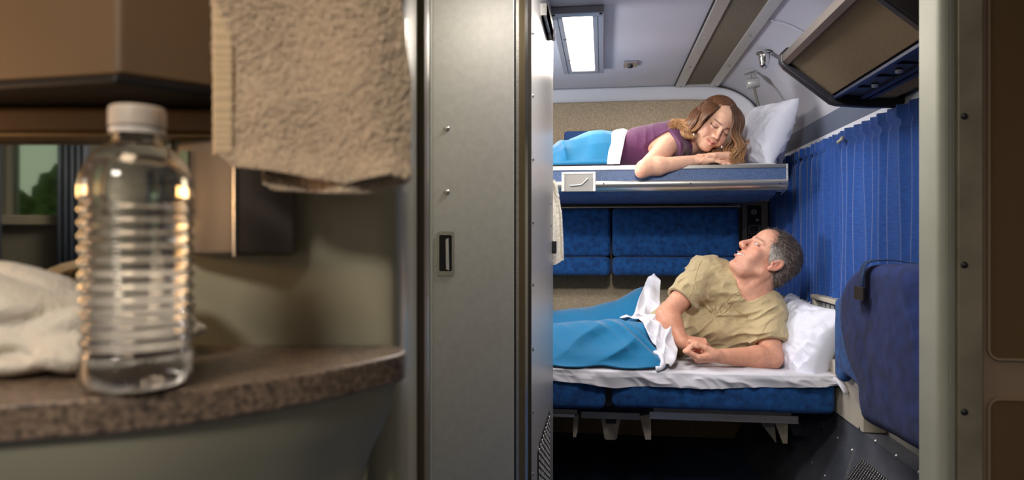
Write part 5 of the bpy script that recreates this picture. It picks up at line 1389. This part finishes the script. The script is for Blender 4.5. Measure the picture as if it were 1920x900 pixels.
def sheaf(g0, g1, n, r, wave=.004, jit=.0035, freq=2.2):
    A0 = np.array([W(*p) for p in g0]); A1 = np.array([W(*p) for p in g1])
    for i in range(n):
        f = (i+rng.rand()*.8)/n; P = A0*(1-f)+A1*f+rng.normal(0, jit, A0.shape)*np.linspace(.3, 1.3, len(A0))[:, None]
        lock(P, r*(.7+.6*rng.rand()), .72+.5*rng.rand(), wave=wave*(.6+.8*rng.rand()), ph=f*4+rng.rand()*.8, freq=freq)
Lp = (1360,200,2.93)
# image right: from the parting down past the cheek to the pillow
sheaf([Lp,(1371,206,2.915),(1375,228,2.905),(1373,250,2.905),(1379,272,2.915),(1366,294,2.93),(1374,305,2.93)], [(1362,194,2.95),(1382,202,2.95),(1393,226,2.95),(1388,254,2.95),(1399,276,2.94),(1392,300,2.94),(1398,306,2.94)], 80, .0029, .0065, .0030, 1.6)
sheaf([(1373,236,2.93),(1372,258,2.94),(1362,274,2.95),(1354,288,2.95),(1346,302,2.955)], [(1386,240,2.96),(1386,262,2.97),(1384,282,2.97),(1378,296,2.96),(1370,306,2.95)], 60, .0029, .006, .0030, 1.5)
sheaf([(1382,250,2.95),(1388,268,2.94),(1398,272,2.94),(1395,288,2.94)], [(1388,246,2.95),(1397,264,2.94),(1404,262,2.93),(1402,274,2.93)], 12, .002)
# image left: from the parting over the temple to the shoulder
sheaf([(1357,200,2.925),(1344,205,2.902),(1327,217,2.896),(1315,234,2.905),(1301,244,2.925),(1290,241,2.945),(1284,246,2.945)], [(1357,193,2.96),(1338,185,2.965),(1315,193,2.975),(1301,213,2.97),(1284,228,2.97),(1268,228,2.98),(1262,236,2.97)], 90, .0030, .006, .0030, 1.5)
sheaf([(1335,196,2.97),(1314,213,2.925),(1301,235,2.925),(1292,249,2.940),(1297,257,2.940),(1306,252,2.935)], [(1325,190,3.0),(1300,208,2.985),(1286,228,2.965),(1278,243,2.965),(1284,254,2.955),(1296,258,2.945)], 56, .0030, .006, .0028, 1.5)
sheaf([(1310,204,3.02),(1295,220,3.01),(1278,228,3.0),(1262,226,3.0),(1250,229,3.0)], [(1305,222,2.98),(1290,236,2.965),(1276,240,2.965),(1264,238,2.965),(1256,243,2.955)], 44, .0028, .006)
sheaf([(1340,262,3.0),(1345,275,3.0),(1350,290,2.99),(1345,300,2.99)], [(1312,258,3.02),(1318,275,3.02),(1325,288,3.01),(1330,296,3.01)], 24, .004)
hair = meshobj('hair', np.vstack(LV), LF, M_hair, woman, col=np.vstack(LC))
for u, v, Y in ((1301,252,2.93),(1353.5,275,2.945)):
    obj('earring', lathe(BM(), [(0,.006),(.002,.004),(.0034,-.001),(.0026,-.005),(0,-.006)], W(u, v, Y), n=14), M_pearl, woman, smooth=True)
bw = wWL+np.array([.008,.005,.004]); fd = npn(wELL-wWL)
bb = obj('bracelet', tube(BM(), [bw+.030*(frame_of(fd)[0]*math.cos(a)+frame_of(fd)[1]*math.sin(a)) for a in np.linspace(0, 2*PI, 40)], .0028, 8, cap=False), M_ringgold, woman, smooth=True)
# ================================================================ CAMERA AND LIGHT
cam = bpy.data.cameras.new('camera'); co = bpy.data.objects.new('camera', cam); C.objects.link(co)
cam.lens = 24; cam.sensor_width = 36; cam.clip_start = 0.02
co.location = (0, 0, CZ); co.rotation_euler = (PI/2, 0, TH)
cam.dof.use_dof = True; cam.dof.focus_distance = 2.7; cam.dof.aperture_fstop = 5.0
sc = bpy.context.scene; sc.camera = co
t1, L1, loc1 = ceiling_light(-0.187, 0.005, 2.43, 3.32, 'lit rectangular fluorescent ceiling light in a metal frame above the berths')
put_light(L1, loc1, t1, 7, (255,242,226))
t3, L3, loc3 = ceiling_light(-0.05, 0.35, 1.45, 1.80, 'unseen fill light added above the aisle in front of the berths', False)  # added out of view as frontal fill for the berths
put_light(L3, loc3, t3, 11, (255,248,242))
t4, L4, loc4 = ceiling_light(-0.50, -0.10, -0.15, 0.20, 'unseen warm light added above the vanity', False)  # added above the frame to give the vanity its warm light
put_light(L4, loc4, t4, 1.7, (255,214,164))
# unseen light added behind the module, lighting both berths from the left
t5 = empty('side_fill', (-0.92, 2.75, 1.25), 'unseen fill light added at the left end of the berths', 'lamp')
obj('back_plate', box(BM(), -1.0, -0.97, 2.58, 2.88, 1.11, 1.61), M_alu, t5, bevel=0.004)
obj('lens', box(BM(), -0.969, -0.955, 2.60, 2.86, 1.13, 1.59), M_diff, t5, bevel=0.004)
L5 = bpy.data.lights.new('lamp', 'AREA'); L5.shape = 'RECTANGLE'; L5.size = 0.40; L5.size_y = 0.24
put_light(L5, (-0.94, 2.73, 1.36), t5, 14, (248,248,255), rot=Vector((1.0, 0.02, 0.03)).to_track_quat('-Z', 'Y').to_euler())
w = bpy.data.worlds.new('sky'); sc.world = w; w.use_nodes = True
bg = w.node_tree.nodes['Background']; bg.inputs[0].default_value = lin((214,222,212))+(1,); bg.inputs[1].default_value = 1.1
sc.view_settings.view_transform = 'Standard'; sc.view_settings.look = 'None'; sc.view_settings.exposure = 0.0; sc.view_settings.gamma = 1.0
sc.view_settings.use_curve_mapping = False
sc.cycles.use_denoising = True; sc.cycles.max_bounces = 10; sc.cycles.transmission_bounces = 10
sc.cycles.caustics_reflective = False; sc.cycles.caustics_refractive = False
sc.cycles.sample_clamp_indirect = 4.0
t6, L6, loc6 = ceiling_light(-0.32, -0.08, 0.75, 1.05, 'unseen fill light added above the steel door', False)  # extra light, out of view, added to brighten the door
put_light(L6, loc6, t6, 2.5, (255,244,230))

t7, L7, loc7 = ceiling_light(-0.75, -0.25, -1.2, -0.7, 'unseen fill light added in the space behind the vanity', False)  # fill added behind the camera for door, vanity base and jamb
put_light(L7, loc7, t7, 23, (255,246,236))

t8 = empty('fill_spot', (0.0, 0.95, 1.9), 'added unseen spotlight at the doorway aimed at the berths', 'fill_spot')  # unseen frontal spot added to brighten the faces
aim = Vector((0.42, 2.95, 1.15)); sp8 = Vector((0.02, 0.95, 1.83)); dr = (aim-sp8).normalized()
obj('base', lathe(BM(), [(0,-0.02),(0.03,-0.018),(0.035,-0.001),(0,-0.001)], (0.02, 0.95, 1.9), n=24), M_alu, t8, smooth='auto')
obj('housing', lathe(BM(), [(0.012,-0.07),(0.03,-0.06),(0.034,0.0),(0.032,0.0),(0.028,-0.05),(0,-0.055)], np.array(sp8[:]), axis=np.array(dr[:]), n=24), M_alu, t8, smooth='auto')
L8 = bpy.data.lights.new('lamp', 'SPOT'); L8.spot_size = math.radians(44); L8.spot_blend = 0.5; L8.shadow_soft_size = 0.06
put_light(L8, sp8+dr*0.01, t8, 70, (255,252,248), rot=dr.to_track_quat('-Z', 'Y').to_euler())

vl = CS(-0.78, 0.42, 1.13)
t9 = empty('vanity_fill', vl, 'unseen warm light added at the left end of the vanity', 'lamp')  # out-of-view lamp added to side-light towels and bottle warmly
obj('mount', box(BM(), vl[0]-0.06, vl[0]-0.045, vl[1]-0.04, vl[1]+0.04, vl[2]-0.12, vl[2]+0.12), M_alu, t9, bevel=0.003)
obj('globe', lathe(BM(), [(0,-0.10),(0.02,-0.095),(0.032,-0.07),(0.035,0),(0.032,0.07),(0.02,0.095),(0,0.10)], vl-np.array([0.01,0,0]), n=24), M_diff, t9, smooth=True)
L9 = bpy.data.lights.new('lamp', 'AREA'); L9.shape = 'RECTANGLE'; L9.size = 0.2; L9.size_y = 0.06
put_light(L9, Vector(vl.tolist())+Vector((0.03,0.0,0)), t9, 0.8, (255,190,120), rot=Vector((1.0, 0.14, -0.12)).to_track_quat('-Z', 'Y').to_euler())
